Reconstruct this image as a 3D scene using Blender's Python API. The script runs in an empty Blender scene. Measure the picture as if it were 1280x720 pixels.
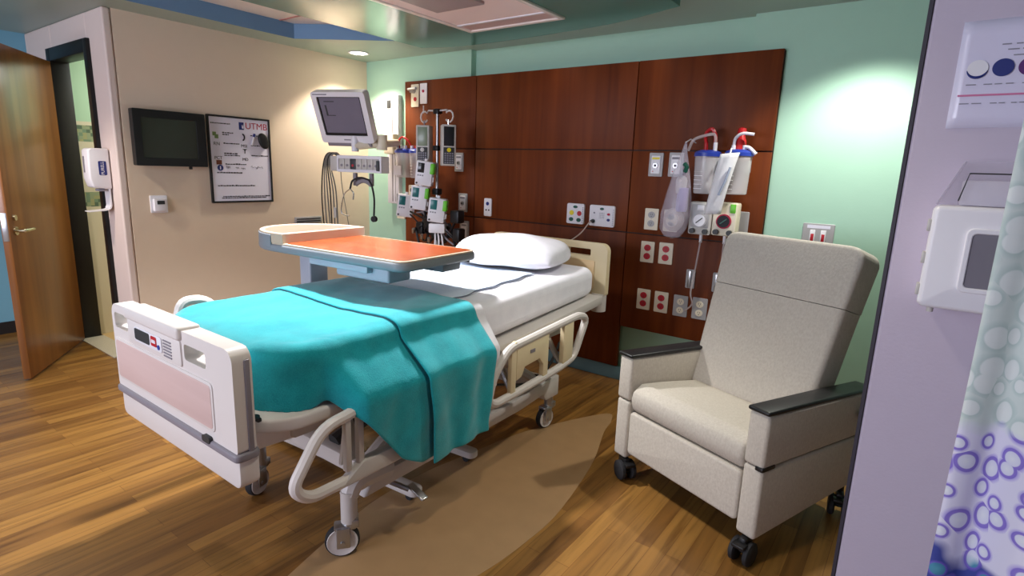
import bpy, bmesh, math, random
from mathutils import Vector, Matrix
random.seed(7)
PI = math.pi
C = bpy.context.scene.collection
R = math.radians

# ------------------------------------------------------------------ materials
def lin(c):
    c = c / 255.0
    return c / 12.92 if c <= 0.04045 else ((c + 0.055) / 1.055) ** 2.4
def S(r, g, b): return (lin(r), lin(g), lin(b), 1.0)
def nmat(name):
    m = bpy.data.materials.new(name); m.use_nodes = True
    nt = m.node_tree
    return m, nt, nt.nodes['Principled BSDF']
def N(nt, t, **kw):
    n = nt.nodes.new(t)
    for k, v in kw.items(): setattr(n, k, v)
    return n
def mat(name, col, rough=0.5, metal=0.0, var=0.05, scale=12.0, bump=0.0, bscale=60.0, trans=0.0, ior=1.45, alpha=1.0, coat=0.0, emit=0.0, spec=0.5):
    m, nt, b = nmat(name)
    b.inputs['Roughness'].default_value = rough
    b.inputs['Metallic'].default_value = metal
    b.inputs['IOR'].default_value = ior
    b.inputs['Transmission Weight'].default_value = trans
    b.inputs['Alpha'].default_value = alpha
    b.inputs['Coat Weight'].default_value = coat
    b.inputs['Coat Roughness'].default_value = 0.1
    b.inputs['Specular IOR Level'].default_value = spec
    tc = N(nt, 'ShaderNodeTexCoord')
    nz = N(nt, 'ShaderNodeTexNoise'); nz.inputs['Scale'].default_value = scale; nz.inputs['Detail'].default_value = 4
    nt.links.new(tc.outputs['Object'], nz.inputs['Vector'])
    mx = N(nt, 'ShaderNodeMix', data_type='RGBA')
    lo = tuple(c * (1 - var) for c in col[:3]) + (1,); hi = tuple(min(1, c * (1 + var)) for c in col[:3]) + (1,)
    mx.inputs[6].default_value = lo; mx.inputs[7].default_value = hi
    nt.links.new(nz.outputs['Fac'], mx.inputs[0])
    nt.links.new(mx.outputs[2], b.inputs['Base Color'])
    if emit:
        nt.links.new(mx.outputs[2], b.inputs['Emission Color']); b.inputs['Emission Strength'].default_value = emit
    if bump:
        n2 = N(nt, 'ShaderNodeTexNoise'); n2.inputs['Scale'].default_value = bscale; n2.inputs['Detail'].default_value = 3
        nt.links.new(tc.outputs['Object'], n2.inputs['Vector'])
        bp = N(nt, 'ShaderNodeBump'); bp.inputs['Strength'].default_value = bump; bp.inputs['Distance'].default_value = 0.01
        nt.links.new(n2.outputs['Fac'], bp.inputs['Height']); nt.links.new(bp.outputs['Normal'], b.inputs['Normal'])
    return m
def ramp(nt, stops, interp='LINEAR'):
    r = N(nt, 'ShaderNodeValToRGB'); r.color_ramp.interpolation = interp
    e = r.color_ramp.elements
    while len(e) > 1: e.remove(e[-1])
    e[0].position, e[0].color = stops[0]
    for p, c in stops[1:]:
        x = e.new(p); x.color = c
    return r
def wood_mat(name, dark, light, axis='Z', rough=0.3, coat=0.3, scale=1.0):
    m, nt, b = nmat(name)
    tc = N(nt, 'ShaderNodeTexCoord'); mp = N(nt, 'ShaderNodeMapping')
    s = {'X': (1.2, 22, 22), 'Y': (22, 1.2, 22), 'Z': (22, 22, 1.2)}[axis]
    mp.inputs['Scale'].default_value = tuple(v * scale for v in s)
    nt.links.new(tc.outputs['Object'], mp.inputs['Vector'])
    nz = N(nt, 'ShaderNodeTexNoise'); nz.inputs['Scale'].default_value = 1.0; nz.inputs['Detail'].default_value = 6; nz.inputs['Distortion'].default_value = 0.4
    nt.links.new(mp.outputs['Vector'], nz.inputs['Vector'])
    r = ramp(nt, [(0.3, dark), (0.7, light)])
    nt.links.new(nz.outputs['Fac'], r.inputs['Fac']); nt.links.new(r.outputs['Color'], b.inputs['Base Color'])
    b.inputs['Roughness'].default_value = rough; b.inputs['Coat Weight'].default_value = coat; b.inputs['Coat Roughness'].default_value = 0.15
    return m
def fabric_mat(name, c1, c2, scale=260, rough=0.9, bump=0.25, stretch=(1, 1, 1), sheen=0.2, big=14):
    m, nt, b = nmat(name)
    tc = N(nt, 'ShaderNodeTexCoord'); mp = N(nt, 'ShaderNodeMapping'); mp.inputs['Scale'].default_value = stretch
    nt.links.new(tc.outputs['Object'], mp.inputs['Vector'])
    nz = N(nt, 'ShaderNodeTexNoise'); nz.inputs['Scale'].default_value = scale; nz.inputs['Detail'].default_value = 3
    nt.links.new(mp.outputs['Vector'], nz.inputs['Vector'])
    n2 = N(nt, 'ShaderNodeTexNoise'); n2.inputs['Scale'].default_value = 14; n2.inputs['Detail'].default_value = 5
    nt.links.new(tc.outputs['Object'], n2.inputs['Vector'])
    ad = N(nt, 'ShaderNodeMath', operation='ADD'); nt.links.new(nz.outputs['Fac'], ad.inputs[0]); nt.links.new(n2.outputs['Fac'], ad.inputs[1])
    r = ramp(nt, [(0.38, c1), (0.62, c2)])
    n2.inputs['Scale'].default_value = big
    ml = N(nt, 'ShaderNodeMath', operation='MULTIPLY'); ml.inputs[1].default_value = 0.5
    nt.links.new(ad.outputs[0], ml.inputs[0]); nt.links.new(ml.outputs[0], r.inputs['Fac'])
    nt.links.new(r.outputs['Color'], b.inputs['Base Color'])
    b.inputs['Roughness'].default_value = rough; b.inputs['Sheen Weight'].default_value = sheen; b.inputs['Specular IOR Level'].default_value = 0.2
    bp = N(nt, 'ShaderNodeBump'); bp.inputs['Strength'].default_value = bump; bp.inputs['Distance'].default_value = 0.003
    nt.links.new(ad.outputs[0], bp.inputs['Height']); nt.links.new(bp.outputs['Normal'], b.inputs['Normal'])
    return m

def floor_mat():
    m, nt, b = nmat('wood_plank_floor')
    tc = N(nt, 'ShaderNodeTexCoord')
    sw = N(nt, 'ShaderNodeMapping'); sw.inputs['Rotation'].default_value = (0, 0, PI / 2)
    nt.links.new(tc.outputs['Object'], sw.inputs['Vector'])
    br = N(nt, 'ShaderNodeTexBrick'); br.offset = 0.37; br.offset_frequency = 2; br.squash = 1
    br.inputs['Scale'].default_value = 1.0; br.inputs['Brick Width'].default_value = 0.85; br.inputs['Row Height'].default_value = 0.066
    br.inputs['Mortar Size'].default_value = 0.0012; br.inputs['Mortar Smooth'].default_value = 0.3; br.inputs['Bias'].default_value = 0.0
    br.inputs['Color1'].default_value = S(114, 77, 36); br.inputs['Color2'].default_value = S(152, 110, 54); br.inputs['Mortar'].default_value = S(104, 64, 28)
    nt.links.new(sw.outputs['Vector'], br.inputs['Vector'])
    mp = N(nt, 'ShaderNodeMapping'); mp.inputs['Scale'].default_value = (28, 1.6, 1)
    nt.links.new(tc.outputs['Object'], mp.inputs['Vector'])
    nz = N(nt, 'ShaderNodeTexNoise'); nz.inputs['Scale'].default_value = 1.3; nz.inputs['Detail'].default_value = 7; nz.inputs['Distortion'].default_value = 0.5
    nt.links.new(mp.outputs['Vector'], nz.inputs['Vector'])
    gr = ramp(nt, [(0.3, (0.55, 0.5, 0.45, 1)), (0.5, (0.95, 0.95, 0.95, 1)), (0.75, (1.15, 1.12, 1.05, 1))])
    nt.links.new(nz.outputs['Fac'], gr.inputs['Fac'])
    mu = N(nt, 'ShaderNodeMix', data_type='RGBA', blend_type='MULTIPLY'); mu.inputs[0].default_value = 1.0
    nt.links.new(br.outputs['Color'], mu.inputs[6]); nt.links.new(gr.outputs['Color'], mu.inputs[7])
    nt.links.new(mu.outputs[2], b.inputs['Base Color'])
    b.inputs['Roughness'].default_value = 0.38; b.inputs['Specular IOR Level'].default_value = 0.4
    return m
def tile_mat():
    # bathroom wall: painted above, mosaic bands, cream tile below
    m, nt, b = nmat('bathroom_tile')
    tc = N(nt, 'ShaderNodeTexCoord'); sp = N(nt, 'ShaderNodeSeparateXYZ'); nt.links.new(tc.outputs['Object'], sp.inputs[0])
    cream = S(222, 214, 190); green = S(178, 214, 186)
    mr = N(nt, 'ShaderNodeMapRange'); mr.inputs['From Min'].default_value = 0; mr.inputs['From Max'].default_value = 2.5
    nt.links.new(sp.outputs['Z'], mr.inputs['Value'])
    base = ramp(nt, [(0, cream), (1.75 / 2.5, cream), (1.751 / 2.5, green)], 'CONSTANT'); nt.links.new(mr.outputs[0], base.inputs['Fac'])
    band = ramp(nt, [(0, (0, 0, 0, 1)), (1.08 / 2.5, (1, 1, 1, 1)), (1.20 / 2.5, (0, 0, 0, 1)), (1.60 / 2.5, (1, 1, 1, 1)), (1.72 / 2.5, (0, 0, 0, 1))], 'CONSTANT')
    nt.links.new(mr.outputs[0], band.inputs['Fac'])
    vo = N(nt, 'ShaderNodeTexVoronoi', distance='CHEBYCHEV'); vo.inputs['Scale'].default_value = 38; vo.inputs['Randomness'].default_value = 0.0
    nt.links.new(tc.outputs['Object'], vo.inputs['Vector'])
    ms = ramp(nt, [(0, S(88, 112, 92)), (0.3, S(150, 164, 132)), (0.55, S(120, 148, 124)), (0.8, S(166, 168, 124))], 'CONSTANT')
    nt.links.new(vo.outputs['Color'], ms.inputs['Fac'])
    mx = N(nt, 'ShaderNodeMix', data_type='RGBA'); nt.links.new(band.outputs['Color'], mx.inputs[0]); nt.links.new(base.outputs['Color'], mx.inputs[6]); nt.links.new(ms.outputs['Color'], mx.inputs[7])
    nt.links.new(mx.outputs[2], b.inputs['Base Color']); b.inputs['Roughness'].default_value = 0.3
    return m
def curtain_mat():
    m, nt, b = nmat('curtain_print')
    tc = N(nt, 'ShaderNodeTexCoord')
    sp = N(nt, 'ShaderNodeSeparateXYZ'); nt.links.new(tc.outputs['UV'], sp.inputs[0])
    vo = N(nt, 'ShaderNodeTexVoronoi', voronoi_dimensions='2D'); vo.inputs['Scale'].default_value = 23; vo.inputs['Randomness'].default_value = 0.75
    nt.links.new(tc.outputs['UV'], vo.inputs['Vector'])
    # ring radius differs from cell to cell
    sx = N(nt, 'ShaderNodeSeparateColor'); nt.links.new(vo.outputs['Color'], sx.inputs[0])
    rad = N(nt, 'ShaderNodeMapRange'); rad.inputs['To Min'].default_value = 0.62; rad.inputs['To Max'].default_value = 1.25; nt.links.new(sx.outputs[0], rad.inputs['Value'])
    dv = N(nt, 'ShaderNodeMath', operation='DIVIDE'); nt.links.new(vo.outputs['Distance'], dv.inputs[0]); nt.links.new(rad.outputs[0], dv.inputs[1])
    def rings(stops):
        r = ramp(nt, stops); nt.links.new(dv.outputs[0], r.inputs['Fac']); return r
    pur = rings([(0, S(226, 230, 238)), (0.27, S(214, 216, 236)), (0.30, S(140, 122, 206)), (0.40, S(130, 112, 202)), (0.43, S(180, 170, 226)), (0.55, S(222, 220, 240))])
    grn = rings([(0, S(226, 232, 230)), (0.34, S(222, 230, 228)), (0.39, S(188, 206, 202)), (0.48, S(196, 212, 208)), (0.6, S(208, 220, 216))])
    tea = rings([(0, S(90, 160, 180)), (0.28, S(72, 140, 170)), (0.34, S(110, 90, 190)), (0.45, S(60, 70, 150))])
    nz = N(nt, 'ShaderNodeTexNoise'); nz.inputs['Scale'].default_value = 9; nt.links.new(tc.outputs['UV'], nz.inputs['Vector'])
    def step(z0, w):
        a = N(nt, 'ShaderNodeMath', operation='MULTIPLY_ADD'); a.inputs[1].default_value = 0.12; nt.links.new(nz.outputs['Fac'], a.inputs[0]); nt.links.new(sp.outputs['Y'], a.inputs[2])
        r = N(nt, 'ShaderNodeMapRange'); r.inputs['From Min'].default_value = z0 - w; r.inputs['From Max'].default_value = z0 + w
        nt.links.new(a.outputs[0], r.inputs['Value']); return r
    s1 = step(1.19, 0.008); s2 = step(0.965, 0.01)
    m1 = N(nt, 'ShaderNodeMix', data_type='RGBA'); nt.links.new(s1.outputs[0], m1.inputs[0]); nt.links.new(pur.outputs['Color'], m1.inputs[6]); nt.links.new(grn.outputs['Color'], m1.inputs[7])
    m2 = N(nt, 'ShaderNodeMix', data_type='RGBA'); nt.links.new(s2.outputs[0], m2.inputs[0]); nt.links.new(tea.outputs['Color'], m2.inputs[6]); nt.links.new(m1.outputs[2], m2.inputs[7])
    nt.links.new(m2.outputs[2], b.inputs['Base Color']); b.inputs['Roughness'].default_value = 0.85
    return m

M = dict(
 cream=mat('cream_wall_paint', S(228, 208, 186), 0.6, var=0.02, bump=0.05, bscale=150),
 mauve=mat('lavender_grey_paint', S(198, 187, 204), 0.6, var=0.02, bump=0.05, bscale=150),
 teal=mat('seafoam_wall_paint', S(170, 210, 188), 0.55, var=0.02, bump=0.05, bscale=150),
 blue=mat('blue_wall_paint', S(120, 176, 200), 0.6, var=0.02),
 ceil=mat('pale_green_ceiling_paint', S(158, 174, 164), 0.4, var=0.02),
 recess=mat('blue_recess_paint', S(104, 142, 178), 0.5, var=0.02),
 recess_white=mat('white_recess_paint', S(232, 220, 214), 0.6, var=0.02),
 soffit=mat('glossy_teal_ceiling', S(86, 132, 122), 0.16, var=0.02),
 panelwood=wood_mat('red_mahogany_veneer', S(92, 40, 13), S(118, 56, 20), 'Z', 0.5, 0.0, 0.6),
 panelcore=mat('dark_panel_edge', S(40, 18, 10), 0.6),
 doorwood=wood_mat('golden_oak_door', S(118, 70, 30), S(150, 96, 46), 'Z', 0.3, 0.2, 0.5),
 black=mat('black_plastic', S(24, 24, 26), 0.4),
 blackmetal=mat('black_painted_metal', S(20, 20, 22), 0.45),
 steel=mat('brushed_steel', S(176, 176, 178), 0.3, 0.9),
 chrome=mat('chrome', S(210, 210, 212), 0.15, 1.0),
 bedwhite=mat('off_white_bed_plastic', S(226, 218, 214), 0.38, var=0.02),
 bedcream=mat('cream_bed_plastic', S(224, 208, 172), 0.4, var=0.02),
 tablegrey_lit=mat('lit_grey_table_plastic', S(168, 172, 186), 0.45, var=0.02),  # lighter copy of the table grey: cool fill light put into the colour
 bedgrey=mat('warm_grey_bed_metal', S(202, 196, 192), 0.4, var=0.03),
 bumper=mat('grey_bumper_vinyl', S(138, 132, 140), 0.45),
 pinklam=wood_mat('pale_pink_laminate', S(208, 178, 172), S(222, 194, 188), 'X', 0.45, 0.0, 0.6),
 creamlam=wood_mat('pale_maple_laminate', S(214, 184, 140), S(226, 198, 156), 'X', 0.45, 0.0, 0.6),
 sheet=fabric_mat('white_sheet', S(232, 230, 240), S(242, 240, 248), 300, 0.9, 0.1),
 pad=fabric_mat('pale_blue_pad', S(206, 220, 236), S(220, 232, 244), 300, 0.9, 0.2),
 padedge=mat('dark_blue_stitching', S(50, 62, 92), 0.8),
 blanket=fabric_mat('turquoise_blanket', S(8, 150, 164), S(26, 170, 182), 240, 0.95, 0.35, sheen=0.35),
 chairfab=fabric_mat('oatmeal_vinyl', S(188, 180, 169), S(200, 193, 182), 170, 0.7, 0.2, (1, 1, 0.35), 0.05, 90),
 tablegrey=mat('blue_grey_table_plastic', S(126, 132, 140), 0.45, var=0.02),
 tablecream=mat('cream_table_rim', S(190, 170, 150), 0.4, var=0.02),
 tableorange=wood_mat('orange_cherry_laminate', S(146, 64, 30), S(164, 82, 44), 'X', 0.25, 0.2, 0.5),
 boxwhite=mat('white_plastic', S(234, 232, 238), 0.35, var=0.02),
 plateivory=mat('ivory_plate', S(232, 222, 200), 0.4, var=0.02),
 plategrey=mat('grey_plate', S(170, 168, 170), 0.4, var=0.03),
 socketred=mat('red_socket', S(186, 22, 40), 0.4),
 screen=mat('dark_glass_screen', S(40, 40, 42), 0.12),
 tvscreen=mat('tv_dark_glass', S(52, 52, 44), 0.22),
 monscreen=mat('monitor_glass', S(122, 118, 134), 0.15),  # grey-purple reflections on the screen are put into this base colour
 lcd=mat('grey_green_lcd', S(128, 142, 120), 0.25),
 lcdteal=mat('teal_lcd', S(36, 110, 112), 0.25),
 lime=mat('lime_green_plastic', S(108, 204, 48), 0.4),
 pumpgrey=mat('light_grey_pump_case', S(196, 192, 186), 0.4),
 keypad=mat('dark_keypad', S(52, 54, 56), 0.5),
 bluecap=mat('blue_plastic', S(40, 62, 160), 0.35),
 redcap=mat('red_plastic', S(190, 30, 36), 0.35),
 clear=mat('clear_plastic', S(236, 232, 236), 0.15, trans=0.0, alpha=0.45),
 bagfilm=mat('clear_bag_film', S(226, 220, 236), 0.2, alpha=0.30),
 tubing=mat('clear_tubing', S(226, 214, 214), 0.25, alpha=0.45),
 cable=mat('grey_cable', S(120, 116, 110), 0.5),
 rubber=mat('dark_rubber', S(34, 34, 38), 0.7),
 wheelwhite=mat('white_wheel_hub', S(214, 208, 206), 0.45),
 paper=mat('white_paper', S(232, 230, 246), 0.3, var=0.01),
 paperglossy=mat('laminated_paper', S(222, 218, 240), 0.16, var=0.01),
 ink=mat('dark_ink', S(38, 36, 44), 0.7),
 inkred=mat('crimson_ink', S(178, 36, 70), 0.7),
 inkpink=mat('pink_ink', S(206, 120, 160), 0.6),
 inkblue=mat('navy_ink', S(36, 48, 120), 0.5),
 inkpurple=mat('purple_ink', S(90, 40, 110), 0.5),
 inkgreen=mat('green_ink', S(120, 150, 96), 0.7),
 inkbrown=mat('brown_ink', S(120, 66, 48), 0.7),
 inkgrey=mat('grey_ink', S(140, 138, 150), 0.7),
 towel=mat('white_packet', S(232, 232, 236), 0.5, bump=0.15, bscale=40),
 smoky=mat('smoky_acrylic', S(214, 206, 222), 0.1, alpha=0.28),
 windowgrey=mat('grey_window', S(128, 124, 134), 0.2),
 brass=mat('satin_nickel', S(206, 196, 170), 0.25, 1.0),
 baseteal=mat('teal_base', S(104, 140, 150), 0.5),
 basedark=mat('dark_base', S(34, 30, 30), 0.6),
 stone=mat('speckled_threshold', S(196, 186, 168), 0.4, var=0.25, scale=120),
 bathfloor=mat('tan_tile', S(206, 172, 120), 0.4),
 yellow=mat('yellow_button', S(232, 214, 40), 0.4),
 greenb=mat('green_button', S(20, 84, 70), 0.4),
 tan_inlay=mat('tan_vinyl_inlay', S(166, 132, 94), 0.42, var=0.12, scale=9),
 floor=floor_mat(), tile=tile_mat(), curtain=curtain_mat(),
)
def emis(name, col, s):
    m, nt, b = nmat(name); b.inputs['Base Color'].default_value = col; b.inputs['Emission Color'].default_value = col; b.inputs['Emission Strength'].default_value = s
    return m
M['panelwood'].node_tree.nodes['Principled BSDF'].inputs['Specular IOR Level'].default_value = 0.18
M['lamp'] = emis('lit_lamp', (1, 0.93, 0.8, 1), 14.0)
M['troffer'] = emis('lit_troffer', (1, 0.95, 0.9, 1), 4.0)

# ------------------------------------------------------------------ mesh helpers
def box(bm, c, s, bev=0.0, seg=2, rot=None):
    r = bmesh.ops.create_cube(bm, size=1.0)
    vs = r['verts']
    mt = Matrix.Translation(Vector(c)) @ (rot.to_4x4() if rot else Matrix()) @ Matrix.Diagonal((s[0], s[1], s[2], 1))
    bmesh.ops.transform(bm, matrix=mt, verts=vs)
    if bev > 0:
        es = list({e for v in vs for e in v.link_edges})
        bmesh.ops.bevel(bm, geom=es, offset=min(bev, min(s) * 0.49), segments=seg, affect='EDGES', profile=0.5)
    return bm
def bx(bm, x0, x1, y0, y1, z0, z1, bev=0.0, seg=2):
    return box(bm, ((x0 + x1) / 2, (y0 + y1) / 2, (z0 + z1) / 2), (abs(x1 - x0), abs(y1 - y0), abs(z1 - z0)), bev, seg)
def B(*a, **k):
    bm = bmesh.new(); return bx(bm, *a, **k)
AX = {'xz': (Vector((1, 0, 0)), Vector((0, 0, 1)), Vector((0, 1, 0))), 'xy': (Vector((1, 0, 0)), Vector((0, 1, 0)), Vector((0, 0, 1))), 'yz': (Vector((0, 1, 0)), Vector((0, 0, 1)), Vector((1, 0, 0)))}
def prism(bm, outer, plane, d0, d1, holes=(), bev=0.0, seg=2):
    u, v, w = AX[plane]
    es = []
    vs_all = []
    for loop in [outer] + list(holes):
        vs = [bm.verts.new(u * p[0] + v * p[1] + w * d0) for p in loop]
        vs_all += vs
        for i in range(len(vs)): es.append(bm.edges.new((vs[i], vs[(i + 1) % len(vs)])))
    if holes:
        r = bmesh.ops.triangle_fill(bm, use_beauty=True, use_dissolve=False, edges=es)
        fs = [g for g in r['geom'] if isinstance(g, bmesh.types.BMFace)]
    else:
        fs = [bm.faces.new(vs_all)]
    r = bmesh.ops.extrude_face_region(bm, geom=fs)
    nv = [g for g in r['geom'] if isinstance(g, bmesh.types.BMVert)]
    bmesh.ops.translate(bm, vec=w * (d1 - d0), verts=nv)
    if bev and not holes:
        fset = set(vs_all) | set(nv)
        ee = [e for e in {e for q in fset for e in q.link_edges} if len(e.link_faces) == 2 and e.calc_face_angle(0) > R(25)]
        bmesh.ops.bevel(bm, geom=ee, offset=bev, segments=seg, affect='EDGES', profile=0.5)
    return bm
def rrect(x0, x1, y0, y1, r, n=6):
    if not isinstance(r, (tuple, list)): r = (r,) * 4
    pts = []
    for (cx, cy, sx, sy, a0, rr) in ((x1, y0, -1, 1, -PI / 2, r[0]), (x1, y1, -1, -1, 0, r[1]), (x0, y1, 1, -1, PI / 2, r[2]), (x0, y0, 1, 1, PI, r[3])):
        for i in range(n + 1):
            a = a0 + PI / 2 * i / n
            pts.append((cx + sx * rr + rr * math.cos(a), cy + sy * rr + rr * math.sin(a)))
    return pts
def spline(pts, n=6, closed=False):
    P = [Vector(p) for p in pts]; out = []
    L = len(P)
    rng = range(L) if closed else range(L - 1)
    for i in rng:
        p1, p2 = P[i], P[(i + 1) % L]
        p0 = P[(i - 1) % L] if (closed or i > 0) else p1 * 2 - p2
        p3 = P[(i + 2) % L] if (closed or i + 2 < L) else p2 * 2 - p1
        for k in range(n):
            t = k / n
            out.append(0.5 * ((2 * p1) + (p2 - p0) * t + (2 * p0 - 5 * p1 + 4 * p2 - p3) * t * t + (3 * p1 - p0 - 3 * p2 + p3) * t ** 3))
    if not closed: out.append(P[-1])
    return out
def fillet(pts, r, n=5, closed=False):
    P = [Vector(p) for p in pts]; out = []
    L = len(P)
    for i in range(L):
        if not closed and i in (0, L - 1): out.append(P[i]); continue
        a, b, c = P[i - 1], P[i], P[(i + 1) % L]
        d1, d2 = (a - b), (c - b)
        rr = min(r, d1.length * 0.49, d2.length * 0.49)
        s, e = b + d1.normalized() * rr, b + d2.normalized() * rr
        for k in range(n + 1):
            t = k / n
            out.append(s * (1 - t) ** 2 + b * 2 * t * (1 - t) + e * t * t)
    return out
def tube(bm, pts, r, seg=8, closed=False, cap=True, flat=1.0):
    P = [Vector(p) for p in pts]; L = len(P)
    rr = r if isinstance(r, (list, tuple)) else [r] * L
    rings = []; up = None
    for i in range(L):
        if closed: t = P[(i + 1) % L] - P[i - 1]
        else: t = P[min(i + 1, L - 1)] - P[max(i - 1, 0)]
        if t.length < 1e-9: t = Vector((0, 0, 1))
        t.normalize()
        if up is None:
            up = Vector((0, 0, 1)) if abs(t.z) < 0.9 else Vector((1, 0, 0))
        x = t.cross(up)
        if x.length < 1e-6: x = t.cross(Vector((0.3, 1, 0.2)))
        x.normalize(); y = x.cross(t).normalized(); up = y
        rings.append([bm.verts.new(P[i] + x * (rr[i] * flat * math.cos(2 * PI * k / seg)) + y * (rr[i] * math.sin(2 * PI * k / seg))) for k in range(seg)])
    for i in range(L if closed else L - 1):
        a, b = rings[i], rings[(i + 1) % L]
        for k in range(seg):
            bm.faces.new((a[k], a[(k + 1) % seg], b[(k + 1) % seg], b[k]))
    if cap and not closed:
        bm.faces.new(rings[0][::-1]); bm.faces.new(rings[-1])
    return bm
def T(pts, r, **k):
    bm = bmesh.new(); return tube(bm, pts, r, **k)
def lathe(bm, prof, seg=20, mt=None):
    rings = []
    mt = mt or Matrix()
    for (r, z) in prof:
        if r < 1e-6: rings.append([bm.verts.new(mt @ Vector((0, 0, z)))])
        else: rings.append([bm.verts.new(mt @ Vector((r * math.cos(2 * PI * k / seg), r * math.sin(2 * PI * k / seg), z))) for k in range(seg)])
    for a, b in zip(rings, rings[1:]):
        for k in range(seg):
            q = [a[k % len(a)], a[(k + 1) % len(a)], b[(k + 1) % len(b)], b[k % len(b)]]
            q2 = []
            for v in q:
                if v not in q2: q2.append(v)
            if len(q2) >= 3: bm.faces.new(q2)
    return bm
def cyl(bm, p0, p1, r, seg=16, r1=None):
    p0, p1 = Vector(p0), Vector(p1); d = p1 - p0
    q = d.to_track_quat('Z', 'Y').to_matrix().to_4x4()
    r1 = r if r1 is None else r1
    return lathe(bm, [(0, 0), (r, 0), (r1, d.length), (0, d.length)], seg, Matrix.Translation(p0) @ q)
def CY(*a, **k):
    bm = bmesh.new(); return cyl(bm, *a, **k)
def obj(name, bm, m, parent=None, bev=0.0, seg=2, sub=0, ang=35, label=None, solid=0.0, kind=None):
    bmesh.ops.recalc_face_normals(bm, faces=bm.faces[:])
    me = bpy.data.meshes.new(name); bm.to_mesh(me); bm.free()
    for p in me.polygons: p.use_smooth = True
    me.set_sharp_from_angle(angle=R(ang))
    me.materials.append(m if not isinstance(m, str) else M[m])
    o = bpy.data.objects.new(name, me); C.objects.link(o)
    if parent: o.parent = parent
    if solid:
        md = o.modifiers.new('solid', 'SOLIDIFY'); md.thickness = solid; md.offset = 0
    if bev:
        md = o.modifiers.new('bevel', 'BEVEL'); md.width = bev; md.segments = seg; md.limit_method = 'ANGLE'; md.angle_limit = R(40)
    if sub:
        md = o.modifiers.new('sub', 'SUBSURF'); md.levels = sub; md.render_levels = sub
    if label: o['label'] = label
    if kind: o['kind'] = kind
    return o
def tag(o, label, cat, group=None):
    o['label'] = label; o['category'] = cat
    if group: o['group'] = group
    return o
def thing(name, label, cat, loc=(0, 0, 0), rotz=0, group=None):
    o = bpy.data.objects.new(name, None); C.objects.link(o)
    o.location = loc; o.rotation_euler = (0, 0, rotz); o.empty_display_size = 0.05
    return tag(o, label, cat, group)
def struct(name, bm, m, parent=None, **k):
    o = obj(name, bm, m, parent, **k)
    if not parent: o['kind'] = 'structure'
    return o
def text_obj(name, s, size, m, parent, loc, rot=(PI / 2, 0, 0), depth=0.0006, bold=0.0, shear=0.0, align='CENTER'):
    cu = bpy.data.curves.new(name, 'FONT'); cu.body = s; cu.size = size; cu.extrude = depth; cu.align_x = align; cu.align_y = 'CENTER'; cu.offset = bold; cu.shear = shear
    tmp = bpy.data.objects.new('tmp', cu); C.objects.link(tmp)
    bpy.context.view_layer.update()
    me = bpy.data.meshes.new_from_object(tmp.evaluated_get(bpy.context.evaluated_depsgraph_get()))
    bpy.data.objects.remove(tmp)
    me.materials.clear(); me.materials.append(M[m])
    o = bpy.data.objects.new(name, me); C.objects.link(o)
    o.location = loc; o.rotation_euler = rot
    if parent: o.parent = parent
    return o

# ------------------------------------------------------------------ camera
cam = bpy.data.cameras.new('camera'); cam.lens = 705.3 / 1280 * 36; cam.sensor_width = 36; cam.clip_start = 0.02
co = bpy.data.objects.new('camera', cam); C.objects.link(co)
yaw, pit, rol = -0.631755, 0.20687, 0.03515
f = Vector((math.sin(yaw) * math.cos(pit), math.cos(yaw) * math.cos(pit), -math.sin(pit)))
r0 = Vector((math.cos(yaw), -math.sin(yaw), 0)); u0 = r0.cross(f)
r1 = r0 * math.cos(rol) + u0 * math.sin(rol); u1 = -r0 * math.sin(rol) + u0 * math.cos(rol)
co.matrix_world = Matrix(((r1.x, u1.x, -f.x, 0), (r1.y, u1.y, -f.y, 0), (r1.z, u1.z, -f.z, 1.5), (0, 0, 0, 1)))
bpy.context.scene.camera = co

# ------------------------------------------------------------------ room shell
LX, HY, CZ = -4.49, 3.69, 2.44
struct('floor', B(-6.3, 1.7, -3.0, 3.9, -0.1, 0.0), 'floor')
# tan inlay, a crescent of vinyl let into the planks
edge = [(-1.66, 0.86), (-1.73, 1.06), (-1.793, 1.291), (-1.846, 1.527), (-1.845, 1.85), (-1.80, 2.134), (-1.745, 2.458), (-1.647, 2.735), (-1.475, 3.081), (-1.40, 3.0), (-1.365, 2.837), (-1.239, 2.46), (-1.15, 2.0), (-1.14, 1.75), (-1.167, 1.454), (-1.26, 1.1), (-1.40, 0.85), (-1.52, 0.74)]
ep = [(p.x, p.y) for p in spline([(a, b_, 0) for a, b_ in edge], 6, closed=True)]
bm = bmesh.new(); prism(bm, ep, 'xy', -0.02, 0.0012); struct('floor_inlay', bm, 'tan_inlay')

struct('wall_left', B(LX - 0.11, LX, 1.605, HY + 0.1, 0, CZ), 'cream')
# head wall: teal, set back in the middle above the panelling
bm = bmesh.new(); bx(bm, LX - 0.11, -3.19, HY, HY + 0.2, 0, CZ + 0.2); bx(bm, -1.0, 1.7, HY, HY + 0.2, 0, CZ + 0.2); bx(bm, -3.19, -1.0, HY + 0.06, HY + 0.2, 0, CZ + 0.2)
struct('wall_head', bm, 'teal')
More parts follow.
